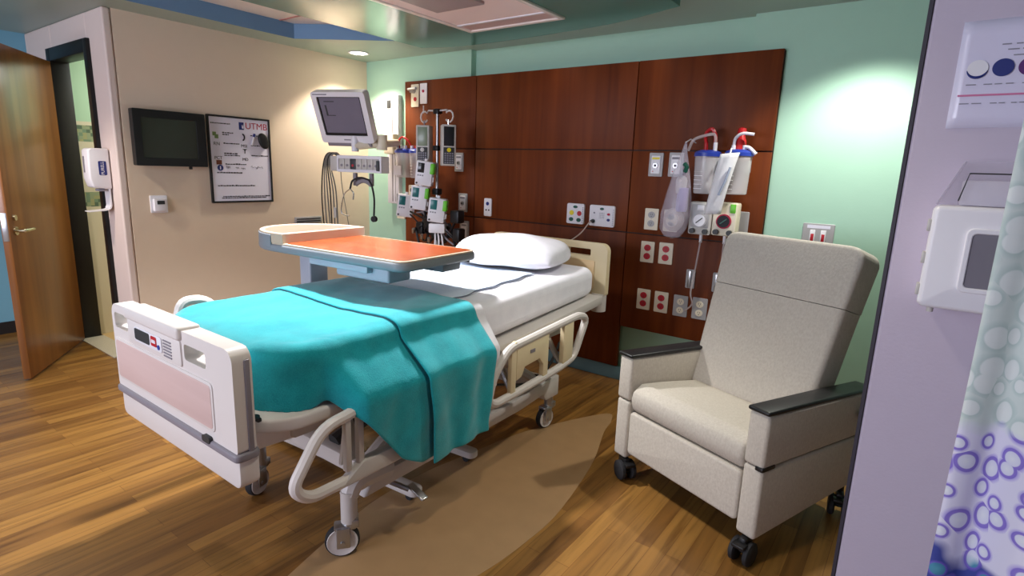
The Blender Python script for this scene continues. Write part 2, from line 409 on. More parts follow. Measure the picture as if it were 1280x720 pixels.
# wall with the bathroom doorway
bm = bmesh.new(); bx(bm, -4.79, LX, 1.55, 1.601, 0, CZ); bx(bm, -4.79, LX - 0.112, 1.601, 1.65, 0, CZ); bx(bm, -6.12, -5.51, 1.55, 1.64, 0, CZ); bx(bm, -5.51, -4.79, 1.55, 1.64, 2.20, CZ)
struct('wall_bathroom', bm, mat('pink_beige_paint', S(224, 206, 198), 0.6, var=0.02), bev=0.012, seg=3)
bm = bmesh.new(); bx(bm, -6.3, -6.12, -3.0, 1.67, 0, CZ); struct('wall_entry', bm, 'blue')
struct('baseboard_entry', B(-6.12, -6.105, -3.0, 1.55, 0, 0.1), 'basedark')
struct('wall_right', B(1.6, 1.7, -3.0, HY, 0, CZ), 'mauve')
bm = bmesh.new(); prism(bm, [(-6.3, 0), (1.7, 0), (1.7, CZ), (-6.3, CZ)], 'xz', -3.1, -3.0, holes=[[(-4.6, 0.8), (-1.2, 0.8), (-1.2, 2.3), (-4.6, 2.3)]])
struct('wall_back', bm, 'mauve')
bm = bmesh.new(); bx(bm, -4.6, -1.2, -3.08, -3.04, 0.8, 0.86); bx(bm, -4.6, -1.2, -3.08, -3.04, 2.24, 2.3); [bx(bm, x - 0.03, x + 0.03, -3.08, -3.04, 0.8, 2.3) for x in (-4.57, -3.47, -2.33, -1.23)]
struct('window_1', bm, 'boxwhite')
# grey wall end close to the camera on the right
struct('wall_grey', B(-0.061, 1.6, 1.5, 1.62, 0, CZ), 'mauve', bev=0.006)
struct('corner_strip', B(-0.069, -0.0615, 1.499, 1.62, 0, CZ), mat('dark_corner_strip', S(60, 56, 66), 0.5))  # narrow dark strip down the left edge of the wall end
# ceiling ring with recess
hole = [(-4.2, -2.0), (-3.2, -2.0), (-3.2, 3.39), (-3.56, 3.16), (-4.2, 2.75)]
bm = bmesh.new(); prism(bm, [(-6.3, -3.0), (1.7, -3.0), (1.7, 3.9), (-6.3, 3.9)], 'xy', CZ, CZ + 0.04, holes=[hole]); struct('ceiling', bm, 'ceil')
bm = bmesh.new()
for i in range(5):
    a, b_ = hole[i], hole[(i + 1) % 5]
    q = lambda p: (p[0] + (0.004 if p[0] < -3.9 else -0.004), p[1] - 0.004)
    v = [bm.verts.new((*q(a), CZ - 0.0005)), bm.verts.new((*q(b_), CZ - 0.0005)), bm.verts.new((*q(b_), CZ + 0.109)), bm.verts.new((*q(a), CZ + 0.109))]
    bm.faces.new(v)
struct('ceiling_recess_sides', bm, 'recess')
struct('ceiling_recess', B(-4.3, -3.1, -2.1, 3.5, CZ + 0.11, CZ + 0.14), 'recess_white')
bm = bmesh.new(); bx(bm, -3.90, -3.89, -2, 2.9, CZ + 0.104, CZ + 0.112); bx(bm, -4.19, -3.3, 2.62, 2.63, CZ + 0.104, CZ + 0.112); struct('trim_3', bm, mat('pink_ceiling_bar', S(186, 120, 112), 0.5))
# curved dropped panel above the bed
arc = [p for p in spline([(-3.38, 3.315, 0), (-3.22, 3.372, 0), (-3.04, 3.415, 0), (-2.6, 3.425, 0), (-2.17, 3.40, 0), (-1.71, 3.34, 0), (-1.27, 3.19, 0)], 6)]
so = [(-3.38, -1.2)] + [(-1.27, -1.2)] + [(p.x, p.y) for p in arc[::-1]]
bm = bmesh.new(); prism(bm, so, 'xy', CZ - 0.04, CZ - 0.0005, bev=0.0); struct('ceiling_dropped_panel', bm, 'soffit')

t = thing('ceiling_fixture', 'unlit white ceiling light fixture set in the glossy panel above the bed', 'ceiling light', (-2.30, 2.45, CZ - 0.04))
bm = bmesh.new(); prism(bm, [(-0.37, -0.62), (0.37, -0.62), (0.37, 0.63), (-0.37, 0.63)], 'xy', -0.014, 0.0005, holes=[[(-0.34, -0.59), (0.34, -0.59), (0.34, 0.60), (-0.34, 0.60)]]); obj('frame', bm, mat('satin_white_frame', S(232, 224, 218), 0.25), t, bev=0.003)
pan_ = obj('reflector_pan', B(-0.345, 0.345, -0.595, 0.605, -0.004, 0.0004), mat('pinkish_white_pan', S(236, 214, 208), 0.5, var=0.02), t)
bm = bmesh.new(); bx(bm, -0.34, 0.34, 0.455, 0.475, -0.010, -0.003, 0.002); obj('cross_bar', bm, 'boxwhite', pan_)
obj('end_strip', B(-0.335, 0.335, 0.48, 0.592, -0.0055, -0.003), mat('rose_grey_strip', S(196, 168, 164), 0.5), pan_)
bm = bmesh.new(); bx(bm, -0.20, 0.16, -0.56, 0.13, -0.022, -0.0035, 0.006); obj('lamp_basket', bm, mat('grey_perforated_basket', S(168, 150, 150), 0.5), t)

# bathroom behind the doorway
struct('wall_bathroom_tiled', B(-5.65, -5.55, 1.647, 3.4, 0, CZ), 'tile')
struct('wall_bathroom_end', B(-5.55, LX - 0.11, 3.3, 3.4, 0, CZ), 'tile')
struct('floor_bathroom', B(-5.55, LX - 0.11, 1.66, 3.3, 0.0, 0.004), 'bathfloor')
struct('floor_threshold', B(-5.49, -4.80, 1.50, 1.66, 0.0, 0.007), 'stone')
# black frame
bm = bmesh.new()
bx(bm, -5.57, -5.49, 1.525, 1.646, 0, 2.27, 0.004); bx(bm, -4.80, -4.74, 1.525, 1.646, 0, 2.27, 0.004); bx(bm, -5.49, -4.80, 1.525, 1.646, 2.18, 2.27, 0.004)
struct('door_1_frame', bm, 'blackmetal')
# the open door
dh = Vector((-5.47, 1.50, 0)); dd = Vector((-4.706, 0.965, 0)) - dh; da = math.atan2(dd.y, dd.x)
d = bpy.data.objects.new('door_1', None); C.objects.link(d); d.location = dh; d.rotation_euler = (0, 0, da); d['kind'] = 'structure'
dw = dd.length
obj('leaf', B(0.0, dw, -0.022, 0.022, 0.012, 2.17, 0.003), 'doorwood', d)
bm = bmesh.new(); bx(bm, dw - 0.001, dw + 0.002, -0.016, 0.016, 0.94, 1.12, 0.001); obj('latch_plate', bm, 'steel', d)
bm = bmesh.new(); bx(bm, dw - 0.09, dw - 0.03, -0.028, -0.021, 0.955, 1.10, 0.002)
lv = obj('lever_handle', T([(dw - 0.07, 0.02, 1.0), (dw - 0.07, 0.07, 1.0), (dw - 0.09, 0.075, 1.0), (dw - 0.19, 0.075, 1.0)], 0.010, seg=10), 'brass', d)
obj('rose', CY((dw - 0.07, 0.021, 1.0), (dw - 0.07, 0.032, 1.0), 0.028, seg=20), 'brass', lv)
bm.free()
obj('lock_cylinder', CY((dw - 0.07, 0.021, 1.085), (dw - 0.07, 0.036, 1.085), 0.018, seg=18), 'brass', d)
bm = bmesh.new()
for z in (0.25, 1.08, 1.92): cyl(bm, (-0.01, -0.028, z), (-0.01, -0.028, z + 0.1), 0.009)
obj('hinges', bm, 'steel', d)

# ------------------------------------------------------------------ wood panelling on the head wall
PF = 3.656
xs = [-3.934, -3.10, -1.70, -0.811]; zs = [2.232, 1.656, 1.098, 0.105]
pl = {(0, 0): 'narrow upper left reddish wood wall panel carrying two small plates near its corner', (1, 0): 'wide upper middle reddish wood wall panel above the empty pillow end of the bed', (2, 0): 'upper right reddish wood wall panel, above the canisters with red caps',
      (0, 1): 'narrow middle-row wood panel behind the pole with infusion pumps', (1, 1): 'wide middle-row wood panel carrying the nurse call plates', (2, 1): 'middle-row wood panel behind the suction canisters and gas outlets',
      (0, 2): 'narrow bottom-row wood panel hidden behind pumps and bed table', (1, 2): 'wide bottom-row wood panel behind the headboard of the bed', (2, 2): 'bottom-row wood panel with red sockets behind the recliner'}
for i in range(3):
    for j in range(3):
        x0, x1, z1, z0 = xs[i] + 0.003, xs[i + 1] - 0.003, zs[j] - 0.004, zs[j + 1] + 0.004
        if (i, j) == (2, 2): z0 = 0.42
        o = obj('wall_panel', B(x0, x1, PF, HY - 0.0015, z0, z1, 0.002), 'panelwood'); tag(o, pl[(i, j)], 'wall panel')
bm = bmesh.new(); bx(bm, xs[0], xs[3], HY - 0.014, HY - 0.0005, 0.44, zs[0] - 0.012); struct('trim_4', bm, 'panelcore')
struct('baseboard_head', B(-4.4, 1.5, HY - 0.012, HY, 0.0, 0.10, 0.003), 'baseteal')
struct('baseboard_left', B(LX, LX + 0.012, 1.6, HY - 0.012, 0.0, 0.10, 0.003), 'baseteal')

# ------------------------------------------------------------------ hospital bed (local origin under the bed centre)
BX, BY = -2.07, 2.0
bed = thing('hospital_bed', 'off-white hospital bed with moulded end boards, lowered side rails and four casters', 'bed', (BX, BY, 0))
def yl(y): return y - BY
# footboard
fb_y0, fb_y1 = yl(0.80), yl(0.862)
hl, hr = -0.46, 0.455
slots = [rrect(-0.435, -0.315, 0.845, 0.905, 0.012, 3), rrect(0.145, 0.29, 0.843, 0.898, 0.012, 3)]
bm = bmesh.new(); prism(bm, rrect(hl, hr, 0.60, 0.94, (0.015, 0.045, 0.045, 0.015), 6), 'xz', fb_y0, fb_y1, holes=slots)
foot = obj('footboard', bm, 'bedwhite', bed, bev=0.009, seg=3)
bm = bmesh.new(); prism(bm, rrect(hl + 0.004, hr - 0.004, 0.475, 0.585, (0.03, 0.01, 0.01, 0.03), 5), 'xz', fb_y0 + 0.004, fb_y1 + 0.01, bev=0.008); obj('lower_skirt', bm, 'bedwhite', foot)
bm = bmesh.new(); prism(bm, rrect(hl - 0.008, hr + 0.008, fb_y0 - 0.010, fb_y1 + 0.012, 0.02, 5), 'xy', 0.575, 0.603, bev=0.008, seg=3); obj('bumper_strip', bm, 'bumper', foot, label='grey bumper strip')
bm = bmesh.new(); prism(bm, rrect(-0.445, 0.325, 0.635, 0.805, 0.02, 5), 'xz', fb_y0 - 0.004, fb_y0 + 0.004, bev=0.003)
obj('panel_frame', bm, 'bedwhite', foot)
bm = bmesh.new(); prism(bm, rrect(-0.435, 0.315, 0.645, 0.795, 0.015, 5), 'xz', fb_y0 - 0.0055, fb_y0 + 0.0, bev=0.002); obj('laminate_insert', bm, 'pinklam', foot, label='pale pink woodgrain insert')
bm = bmesh.new(); prism(bm, rrect(-0.30, 0.13, 0.812, 0.905, 0.012, 4), 'xz', fb_y0 - 0.006, fb_y0 + 0.006, bev=0.004); obj('control_pod', bm, 'bedwhite', foot)
bm = bmesh.new(); bx(bm, -0.305, 0.135, fb_y0 - 0.016, fb_y1 + 0.004, 0.905, 0.952, 0.012, 4); obj('pod_cover', bm, 'bedwhite', foot)
bm = bmesh.new(); prism(bm, rrect(-0.23, -0.005, 0.832, 0.888, 0.01, 4), 'xz', fb_y0 - 0.010, fb_y0 - 0.004, bev=0.002)
pod = obj('control_panel', bm, 'boxwhite', foot)
bm = bmesh.new(); prism(bm, rrect(-0.222, -0.098, 0.842, 0.884, 0.008, 4), 'xz', fb_y0 - 0.0115, fb_y0 - 0.009); obj('control_panel_display', bm, 'keypad', foot)
bm = bmesh.new(); prism(bm, rrect(-0.085, -0.04, 0.846, 0.882, 0.006, 4), 'xz', fb_y0 - 0.0115, fb_y0 - 0.009); obj('red_button', bm, 'socketred', foot)
bm = bmesh.new(); prism(bm, rrect(-0.078, -0.047, 0.858, 0.870, 0.002, 2), 'xz', fb_y0 - 0.0125, fb_y0 - 0.011); obj('button_mark', bm, 'boxwhite', foot)
bm = bmesh.new(); cyl(bm, (-0.025, fb_y0 - 0.009, 0.85), (-0.025, fb_y0 - 0.0125, 0.85), 0.009); obj('blue_button', bm, 'bluecap', foot)
bm = bmesh.new()
for i in range(6): bx(bm, 0.005, 0.065, fb_y0 - 0.0085, fb_y0 - 0.005, 0.826 + i * 0.011, 0.831 + i * 0.011)
obj('speaker_grille', bm, 'bumper', foot)
bm = bmesh.new(); prism(bm, rrect(0.25, 0.30, 0.592, 0.614, 0.008, 4), 'xz', fb_y0 - 0.013, fb_y0); obj('latch', bm, 'keypad', foot, label='dark oval latch')
bm = bmesh.new(); bx(bm, hr - 0.004, hr + 0.005, fb_y0 + 0.036, fb_y1 - 0.008, 0.60, 0.905, 0.004); obj('edge_trim', bm, 'bumper', foot, label='grey edge strip')
# headboard
hb0, hb1 = yl(3.20), yl(3.245)
slots = [rrect(0.17, 0.345, 0.972, 1.017, 0.008, 3), rrect(-0.345, -0.17, 0.972, 1.017, 0.008, 3)]
bm = bmesh.new(); prism(bm, rrect(-0.465, 0.465, 0.72, 1.058, (0.02, 0.05, 0.05, 0.02), 6), 'xz', hb0, hb1, holes=slots)
head = obj('headboard', bm, 'bedcream', bed, bev=0.009, seg=3)
bm = bmesh.new(); prism(bm, rrect(-0.38, 0.38, 0.76, 0.945, 0.012, 4), 'xz', hb0 - 0.004, hb0 + 0.004, bev=0.002); obj('laminate_insert', bm, 'creamlam', head, label='pale maple woodgrain insert')
for sx in (-1, 1): obj('corner_bumper', CY((sx * 0.415, yl(3.22), 0.62), (sx * 0.415, yl(3.22), 0.735), 0.048, seg=18), 'bedgrey', head)
# deck: foot shelf and head section
bm = bmesh.new(); prism(bm, rrect(-0.46, 0.46, yl(0.88), yl(2.02), (0.17, 0.02, 0.02, 0.17), 8), 'xy', 0.61, 0.66, bev=0.012, seg=3); obj('foot_deck', bm, 'bedwhite', bed)
bm = bmesh.new()
prism(bm, [(yl(2.03), 0.59), (yl(3.17), 0.68), (yl(3.17), 0.735), (yl(2.03), 0.645)], 'yz', -0.47, 0.47, bev=0.008)
hd = obj('head_deck', bm, 'bedgrey', bed)
for y, z in ((2.10, 0.622), (2.45, 0.65), (2.82, 0.68)): obj('rivet', CY((0.469, yl(y), z), (0.474, yl(y), z), 0.012, seg=14), 'steel', hd)
bm = bmesh.new(); cyl(bm, (0.36, yl(0.905), 0.658), (0.36, yl(0.905), 0.667), 0.022, 18); bx(bm, 0.34, 0.40, yl(0.90), yl(0.915), 0.658, 0.672, 0.004); obj('deck_socket', bm, 'black', bed)
# base frame
bm = bmesh.new()
for sx in (-1, 1):
    X = sx * 0.40
    prism(bm, [(yl(1.30), 0.20), (yl(1.5), 0.205), (yl(2.35), 0.215), (yl(2.58), 0.235), (yl(2.62), 0.19), (yl(2.75), 0.19), (yl(2.75), 0.315), (yl(2.52), 0.31), (yl(2.3), 0.285), (yl(1.5), 0.275), (yl(1.36), 0.275)], 'yz', X - 0.03, X + 0.03, bev=0.008)
bx(bm, -0.40, 0.40, yl(2.66), yl(2.74), 0.21, 0.29, 0.008); bx(bm, -0.40, 0.40, yl(1.36), yl(1.44), 0.22, 0.29, 0.008)
bf = obj('base_frame', bm, 'bedgrey', bed)
bm = bmesh.new()
for sx in (-1, 1):
    bm = bmesh.new(); pts = spline([(sx * 0.40, yl(1.44), 0.27), (sx * 0.41, yl(1.34), 0.285), (sx * 0.425, yl(1.255), 0.29), (sx * 0.43, yl(1.225), 0.25)], 5)
    tube(bm, pts, [0.046, 0.046, 0.046, 0.046, 0.046, 0.046, 0.045, 0.045, 0.045, 0.045, 0.043, 0.041, 0.039, 0.038, 0.037, 0.036], seg=10)
    cyl(bm, (sx * 0.43, yl(1.225), 0.145), (sx * 0.43, yl(1.225), 0.275), 0.032, 16)
    obj('caster_leg', bm, 'bedgrey', bf)
# lifting arms, pan and motors under the deck
bm = bmesh.new()
for sx in (-1, 1):
    tube(bm, [(sx * 0.30, yl(1.42), 0.27), (sx * 0.30, yl(1.85), 0.54)], 0.028, seg=8)
    tube(bm, [(sx * 0.30, yl(2.68), 0.27), (sx * 0.30, yl(2.25), 0.55)], 0.028, seg=8)
bx(bm, -0.36, 0.36, yl(1.05), yl(2.9), 0.53, 0.588, 0.008)
obj('lift_arms', bm, 'bedgrey', bed)
bm = bmesh.new(); bx(bm, -0.16, 0.16, yl(1.7), yl(2.4), 0.34, 0.5, 0.02); tube(bm, [(0.1, yl(1.4), 0.3), (0.1, yl(1.8), 0.42)], 0.035); tube(bm, [(-0.2, yl(2.6), 0.3), (-0.05, yl(2.3), 0.4)], 0.03); obj('lift_motor', bm, 'keypad', bed)
bm = bmesh.new(); prism(bm, [(yl(0.90), 0.53), (yl(1.5), 0.50), (yl(1.5), 0.61), (yl(0.90), 0.61)], 'yz', -0.34, 0.34, bev=0.01); obj('foot_pan', bm, 'bedwhite', bed)
bm = bmesh.new(); tube(bm, spline([(0.42, yl(2.25), 0.40), (0.44, yl(2.45), 0.33), (0.43, yl(2.65), 0.42), (0.40, yl(2.78), 0.5)], 8), 0.008); tube(bm, spline([(0.40, yl(2.15), 0.42), (0.43, yl(2.4), 0.36), (0.42, yl(2.6), 0.34), (0.30, yl(2.68), 0.30)], 8), 0.007); obj('bed_cable', bm, 'black', bed)
# brake pedal
bm = bmesh.new(); tube(bm, [(0.40, yl(1.46), 0.19), (0.47, yl(1.50), 0.165)], 0.012); box(bm, (0.50, yl(1.52), 0.155), (0.10, 0.035, 0.012), 0.005, rot=Matrix.Rotation(0.35, 3, 'Y')); obj('brake_pedal', bm, 'steel', bed)
# casters
def caster(x, y, ang, top=0.15, rad=0.062):
    m = Matrix.Translation((x, y, 0)) @ Matrix.Rotation(ang, 4, 'Z')
    off = 0.028
    bm = bmesh.new()
    bx(bm, -0.027, 0.027, -off - 0.03, 0.025, 0.118, 0.135, 0.006); bx(bm, -0.032, -0.024, -off - 0.022, -off + 0.03, 0.045, 0.13, 0.004); bx(bm, 0.024, 0.032, -off - 0.022, -off + 0.03, 0.045, 0.13, 0.004)
    cyl(bm, (0, 0, 0.13), (0, 0, top), 0.027, 16); bx(bm, -0.03, 0.03, 0.0, 0.035, 0.125, 0.16, 0.006)
    cyl(bm, (-0.036, -off, rad), (0.036, -off, rad), 0.010, 12)
    bm.transform(m); c = obj('caster', bm, 'steel', bed)
    bm = bmesh.new(); q = Matrix.Translation((0, -off, rad)) @ Matrix.Rotation(PI / 2, 4, 'Y')
    lathe(bm, [(rad * 0.87, -0.017), (rad * 0.95, -0.016), (rad, -0.009), (rad, 0.009), (rad * 0.95, 0.016), (rad * 0.87, 0.017)], 28, q); bm.transform(m); obj('tyre', bm, 'rubber', c)
    bm = bmesh.new(); lathe(bm, [(0, -0.020), (rad * 0.3, -0.020), (rad * 0.35, -0.016), (rad * 0.74, -0.016), (rad * 0.86, -0.0195), (rad * 0.89, -0.017), (rad * 0.89, 0.017), (rad * 0.86, 0.0195), (rad * 0.74, 0.016), (rad * 0.35, 0.016), (rad * 0.3, 0.020), (0, 0.020)], 28, q); bm.transform(m); obj('wheel_hub', bm, 'wheelwhite', c)
caster(0.43, yl(1.225), R(-37), 0.16, 0.066); caster(-0.24, yl(1.245), R(20), 0.36, 0.062); caster(0.40, yl(2.69), R(-10), 0.2, 0.062); caster(-0.40, yl(2.69), R(30), 0.2, 0.062)
# side rails (near pair and far pair)
def head_rail(X, sx):
    Y = lambda pts: [(X, yl(y), z) for y, z in pts]
    loop = fillet(Y([(1.90, 0.452), (1.93, 0.56), (2.045, 0.672), (2.70, 0.715), (2.79, 0.685), (2.665, 0.478), (2.49, 0.452), (2.2, 0.435), (1.95, 0.425)]), 0.05, 4, closed=True)
    r = obj('side_rail', T(loop, 0.021, seg=10, closed=True), 'bedgrey', bed)
    bm = bmesh.new()
    prism(bm, [(yl(2.06), 0.44), (yl(2.10), 0.44), (yl(2.10), 0.70), (yl(2.06), 0.68)], 'yz', X - 0.012, X + 0.012, bev=0.004)
    prism(bm, [(yl(2.10), 0.50), (yl(2.145), 0.51), (yl(2.17), 0.555), (yl(2.30), 0.565), (yl(2.335), 0.525), (yl(2.335), 0.45), (yl(2.38), 0.455), (yl(2.38), 0.685), (yl(2.10), 0.665)], 'yz', X - 0.014, X + 0.014, bev=0.004)
    obj('rail_panel', bm, 'bedcream', r, label='cream rail panel'); bm = bmesh.new()
    prism(bm, [(yl(2.53), 0.47), (yl(2.63), 0.49), (yl(2.63), 0.70), (yl(2.53), 0.69)], 'yz', X - 0.014, X + 0.014, bev=0.004)
    obj('rail_post', bm, 'bedcream', r, label='cream rail post')
    bm = bmesh.new(); bx(bm, X + sx * 0.014, X + sx * 0.017, yl(2.21), yl(2.25), 0.615, 0.632); obj('rail_logo_plate', bm, 'bumper', r)
    for y, z in ((2.1, 0.45), (2.55, 0.47)): obj('rail_hinge', T([(X - sx * 0.02, yl(y), z), (X - sx * 0.10, yl(y), z + 0.12)], 0.016), 'steel', r)
def foot_rail(X, sx):
    Y = lambda pts: [(X, yl(y), z) for y, z in pts]
    loop = fillet([(X - 0.12, yl(1.50), 0.65), (X - 0.05, yl(1.33), 0.652)] + Y([(1.19, 0.645), (1.045, 0.628), (0.925, 0.455), (0.985, 0.395), (1.14, 0.394), (1.75, 0.40)]), 0.06, 5)
    r = obj('side_rail', T(loop, 0.021, seg=10), 'bedwhite', bed)
    bm = bmesh.new(); prism(bm, [(yl(1.10), 0.385), (yl(1.75), 0.385), (yl(1.75), 0.455), (yl(1.20), 0.45)], 'yz', X - 0.02, X + 0.022, bev=0.006)
    for y in (1.145, 1.20): bx(bm, X - 0.012, X + 0.012, yl(y) - 0.012, yl(y) + 0.012, 0.43, 0.645, 0.004)
    prism(bm, [(yl(1.15), 0.43), (yl(1.26), 0.43), (yl(1.20), 0.62), (yl(1.18), 0.62)], 'yz', X - 0.06, X - 0.045, bev=0.003)
    obj('rail_brace', bm, 'bedgrey', r)
head_rail(0.565, 1); foot_rail(0.535, 1)
fr = obj('side_rail', T(fillet([(-0.56, yl(1.75), 0.72), (-0.56, yl(1.28), 0.78), (-0.56, yl(1.20), 0.872), (-0.56, yl(1.10), 0.874), (-0.56, yl(1.08), 0.80), (-0.56, yl(1.05), 0.65), (-0.56, yl(1.75), 0.62)], 0.05, 4), 0.021, seg=10), 'bedwhite', bed)

# ------------------------------------------------------------------ mattress and bedding
def mtop(y):   # top surface height
    return 0.872 if y < 2.0 else 0.872 + (y - 2.0) * 0.045
MX0, MX1, MY0, MY1 = BX - 0.445, BX + 0.43, 0.945, 3.15
bm = bmesh.new()
nx, ny, nz = 10, 26, 4
prism(bm, rrect(MX0 + 0.004, MX1 - 0.004, MY0 + 0.004, MY1, (0.16, 0.08, 0.08, 0.16), 8), 'xy', 0.0, 1.0)
bmesh.ops.bisect_plane(bm, geom=bm.verts[:] + bm.edges[:] + bm.faces[:], plane_co=(0, 2.0, 0), plane_no=(0, 1, 0))
for v in bm.verts:
    y = v.co.y
    bot = 0.662 if y < 2.03 else 0.650 + (y - 2.03) * 0.078
    v.co.z = bot if v.co.z < 0.5 else mtop(y) - 0.006
mt = obj('mattress', bm, 'sheet', None, bev=0.06, seg=6); tag(mt, 'thick mattress in a white fitted sheet on the hospital bed', 'mattress')
sm = 0
from mathutils import noise as NZ
def wr(x, y):   # soft cloth wrinkles
    v = NZ.noise(Vector((x * 3.2, y * 3.2, 1.7))) * 0.006 + NZ.noise(Vector((x * 9 + y * 4, y * 5 - x * 3, 4.0))) * 0.004
    return v
def sdf_map(x, y, inset, off, flare, fold=0.0):
    """flat cloth point -> draped point over the mattress block"""
    rc = 0.16; x0, x1, y0 = MX0 + inset, MX1 - inset, MY0 + inset
    cx = min(max(x, x0 + rc), x1 - rc); cy = max(y, y0 + rc)
    dx, dy = x - cx, y - cy
    if dy > 0: dy = 0
    d = math.hypot(dx, dy) - rc
    if d <= 0:
        return Vector((x, y, mtop(y) + off + 0.006 * math.sin(x * 9 + 1) * math.sin(y * 7) + wr(x, y))), d
    n = Vector((dx, dy)); n.normalize()
    px_, py_ = cx + n.x * rc, cy + n.y * rc
    rr = 0.055
    if d < rr * PI / 2:
        a = d / rr; out = rr * math.sin(a); dn = rr * (1 - math.cos(a))
    else:
        dn = rr + (d - rr * PI / 2); out = rr
    if y < 1.12: dn = min(dn, 0.212 + off)
    k_ = wr(px_ * 1.3 + dn, py_ * 2.0) * 1.6; out += k_
    return Vector((px_ + n.x * (out + off), py_ + n.y * (out + off), mtop(max(y, y0)) + off - dn)), dn
def drape(rows, ncol, off, nearflare, wav, mid=0.0):
    """rows: list of (flat y, flat x left, flat x right, right lower z)"""
    bm = bmesh.new(); grid = []
    for (y, xl, xr, yshift) in rows:
        line = []
        for k in range(ncol + 1):
            t = k / ncol
            x = xl + (xr - xl) * t
            p, d = sdf_map(x, y, 0.05, off, 0)
            if x > BX and d > 0.06:
                h = d - 0.06
                fl = nearflare(y) * min(1, h / 0.13)
                p.x += fl + wav * math.sin(p.y * 26 + 0.7) * min(1, h / 0.25) * (1 if nearflare(y) > 0.05 else 0.4)
                p.y += yshift * min(1, h / 0.45)
            line.append(bm.verts.new(p))
        grid.append(line)
    for a, b_ in zip(grid, grid[1:]):
        for k in range(ncol): bm.faces.new((a[k], a[k + 1], b_[k + 1], b_[k]))
    return bm
edgeX = MX1 - 0.05      # flat x where the fall begins
def right_len(y):       # length of the fall on the near side
    pts = [(0.5, 0.235), (1.12, 0.235), (1.19, 0.30), (1.28, 0.41), (1.38, 0.52), (1.50, 0.575), (1.70, 0.575), (2.2, 0.55)]
    for (a, la), (b_, lb) in zip(pts, pts[1:]):
        if a <= y <= b_: return la + (lb - la) * (y - a) / (b_ - a)
    return pts[-1][1]
def nf(y):
    t = min(1, max(0, (y - 1.10) / 0.11)); return 0.132 * t * t * (3 - 2 * t)
rows = []
yf = MY0 + 0.05 - 0.235
while yf <= 1.93:
    inside = yf < MY0 + 0.05
    rows.append((yf, MX0 + 0.05 - 0.22, edgeX + (0.235 if inside else right_len(yf)), 0.0 if yf < 1.3 else -0.16 * (yf - 1.3)))
    yf += 0.02
bm = drape(rows, 84, 0.012, nf, 0.006)
# turned-back upper layer in the same cloth
rows2 = []
y = 1.47
while y <= 1.945:
    rows2.append((y, MX0 + 0.05 - 0.19, edgeX + (0.60 if y < 1.6 else 0.59 - 0.02 * (y - 1.6)), 0.03 - 0.28 * max(0, (y - 1.55))))
    y += 0.02
b2 = drape(rows2, 80, 0.025, lambda y: nf(y) + 0.012, 0.010)
tmpm = bpy.data.meshes.new('tmp'); b2.to_mesh(tmpm); b2.free(); bm.from_mesh(tmpm)
bl = obj('blanket', bm, 'blanket', None, solid=0.010, sub=1, ang=180)
tag(bl, 'turquoise blanket over the foot half of the bed, hanging down its near side', 'blanket')
# white top sheet showing past the blanket edge
rows3 = [(1.72 + i * 0.0245, -1.785, edgeX + 0.42 + 0.02 * math.sin(i), -0.04) for i in range(13)]
bm = drape(rows3, 40, 0.006, lambda y: 0.105, 0.004)
o = obj('top_sheet', bm, 'sheet', None, solid=0.003, sub=1, ang=180); tag(o, 'white top sheet hanging out beneath the turquoise blanket edge', 'sheet')
# absorbent pad lying across the bed
bm = bmesh.new(); g = []
for i in range(33):
    y = 1.80 + i * 0.028; l = []
    for k in range(25):
        x = -2.50 + k * 0.0285 + (0.012 * math.sin(i * 0.8) if k == 24 else 0)
        l.append(bm.verts.new((x, y, mtop(y) + 0.004 + 0.003 * math.sin(x * 13 + y * 5) + 0.002 * math.sin(y * 23))))
    g.append(l)
for a, b_ in zip(g, g[1:]):
    for k in range(24): bm.faces.new((a[k], a[k + 1], b_[k + 1], b_[k]))
edge_pts = [l[24].co.copy() + Vector((0.002, 0, 0.001)) for l in g]
pad = obj('underpad', bm, 'pad', None, solid=0.004, ang=180); tag(pad, 'pale blue absorbent pad with dark stitched edge lying below the pillow', 'bed pad')
obj('stitched_edge', T(edge_pts, 0.0015, seg=6), 'padedge', pad)
# pillow
bm = bmesh.new(); g = []
nu, nv = 28, 20
def pil(u, v, s):
    hx, hy = 0.375, 0.25
    k = 0.14
    x = u * hx * (1 - k * (v * v)); y = v * hy * (1 - k * (u * u))
    prof = ((1 - u ** 4) ** 0.5 * (1 - v ** 4) ** 0.5) if abs(u) < 1 and abs(v) < 1 else 0
    z = s * (0.118 if s > 0 else 0.045) * prof + 0.006 * s * prof * math.sin(u * 6 + v * 3)
    return Vector((x, y, z))
top = [[bm.verts.new(pil(-1 + 2 * i / nu, -1 + 2 * j / nv, 1)) for j in range(nv + 1)] for i in range(nu + 1)]
bot = [[top[i][j] if i in (0, nu) or j in (0, nv) else bm.verts.new(pil(-1 + 2 * i / nu, -1 + 2 * j / nv, -1)) for j in range(nv + 1)] for i in range(nu + 1)]
for i in range(nu):
    for j in range(nv):
        bm.faces.new((top[i][j], top[i + 1][j], top[i + 1][j + 1], top[i][j + 1]))
        bm.faces.new((bot[i][j], bot[i][j + 1], bot[i + 1][j + 1], bot[i + 1][j]))
o = obj('pillow', bm, 'sheet', None, sub=1, ang=180); o.location = (-2.10, 2.86, 0.972); o.rotation_euler = (R(3), 0, R(14))
tag(o, 'plump white pillow lying at the head of the bed', 'pillow')

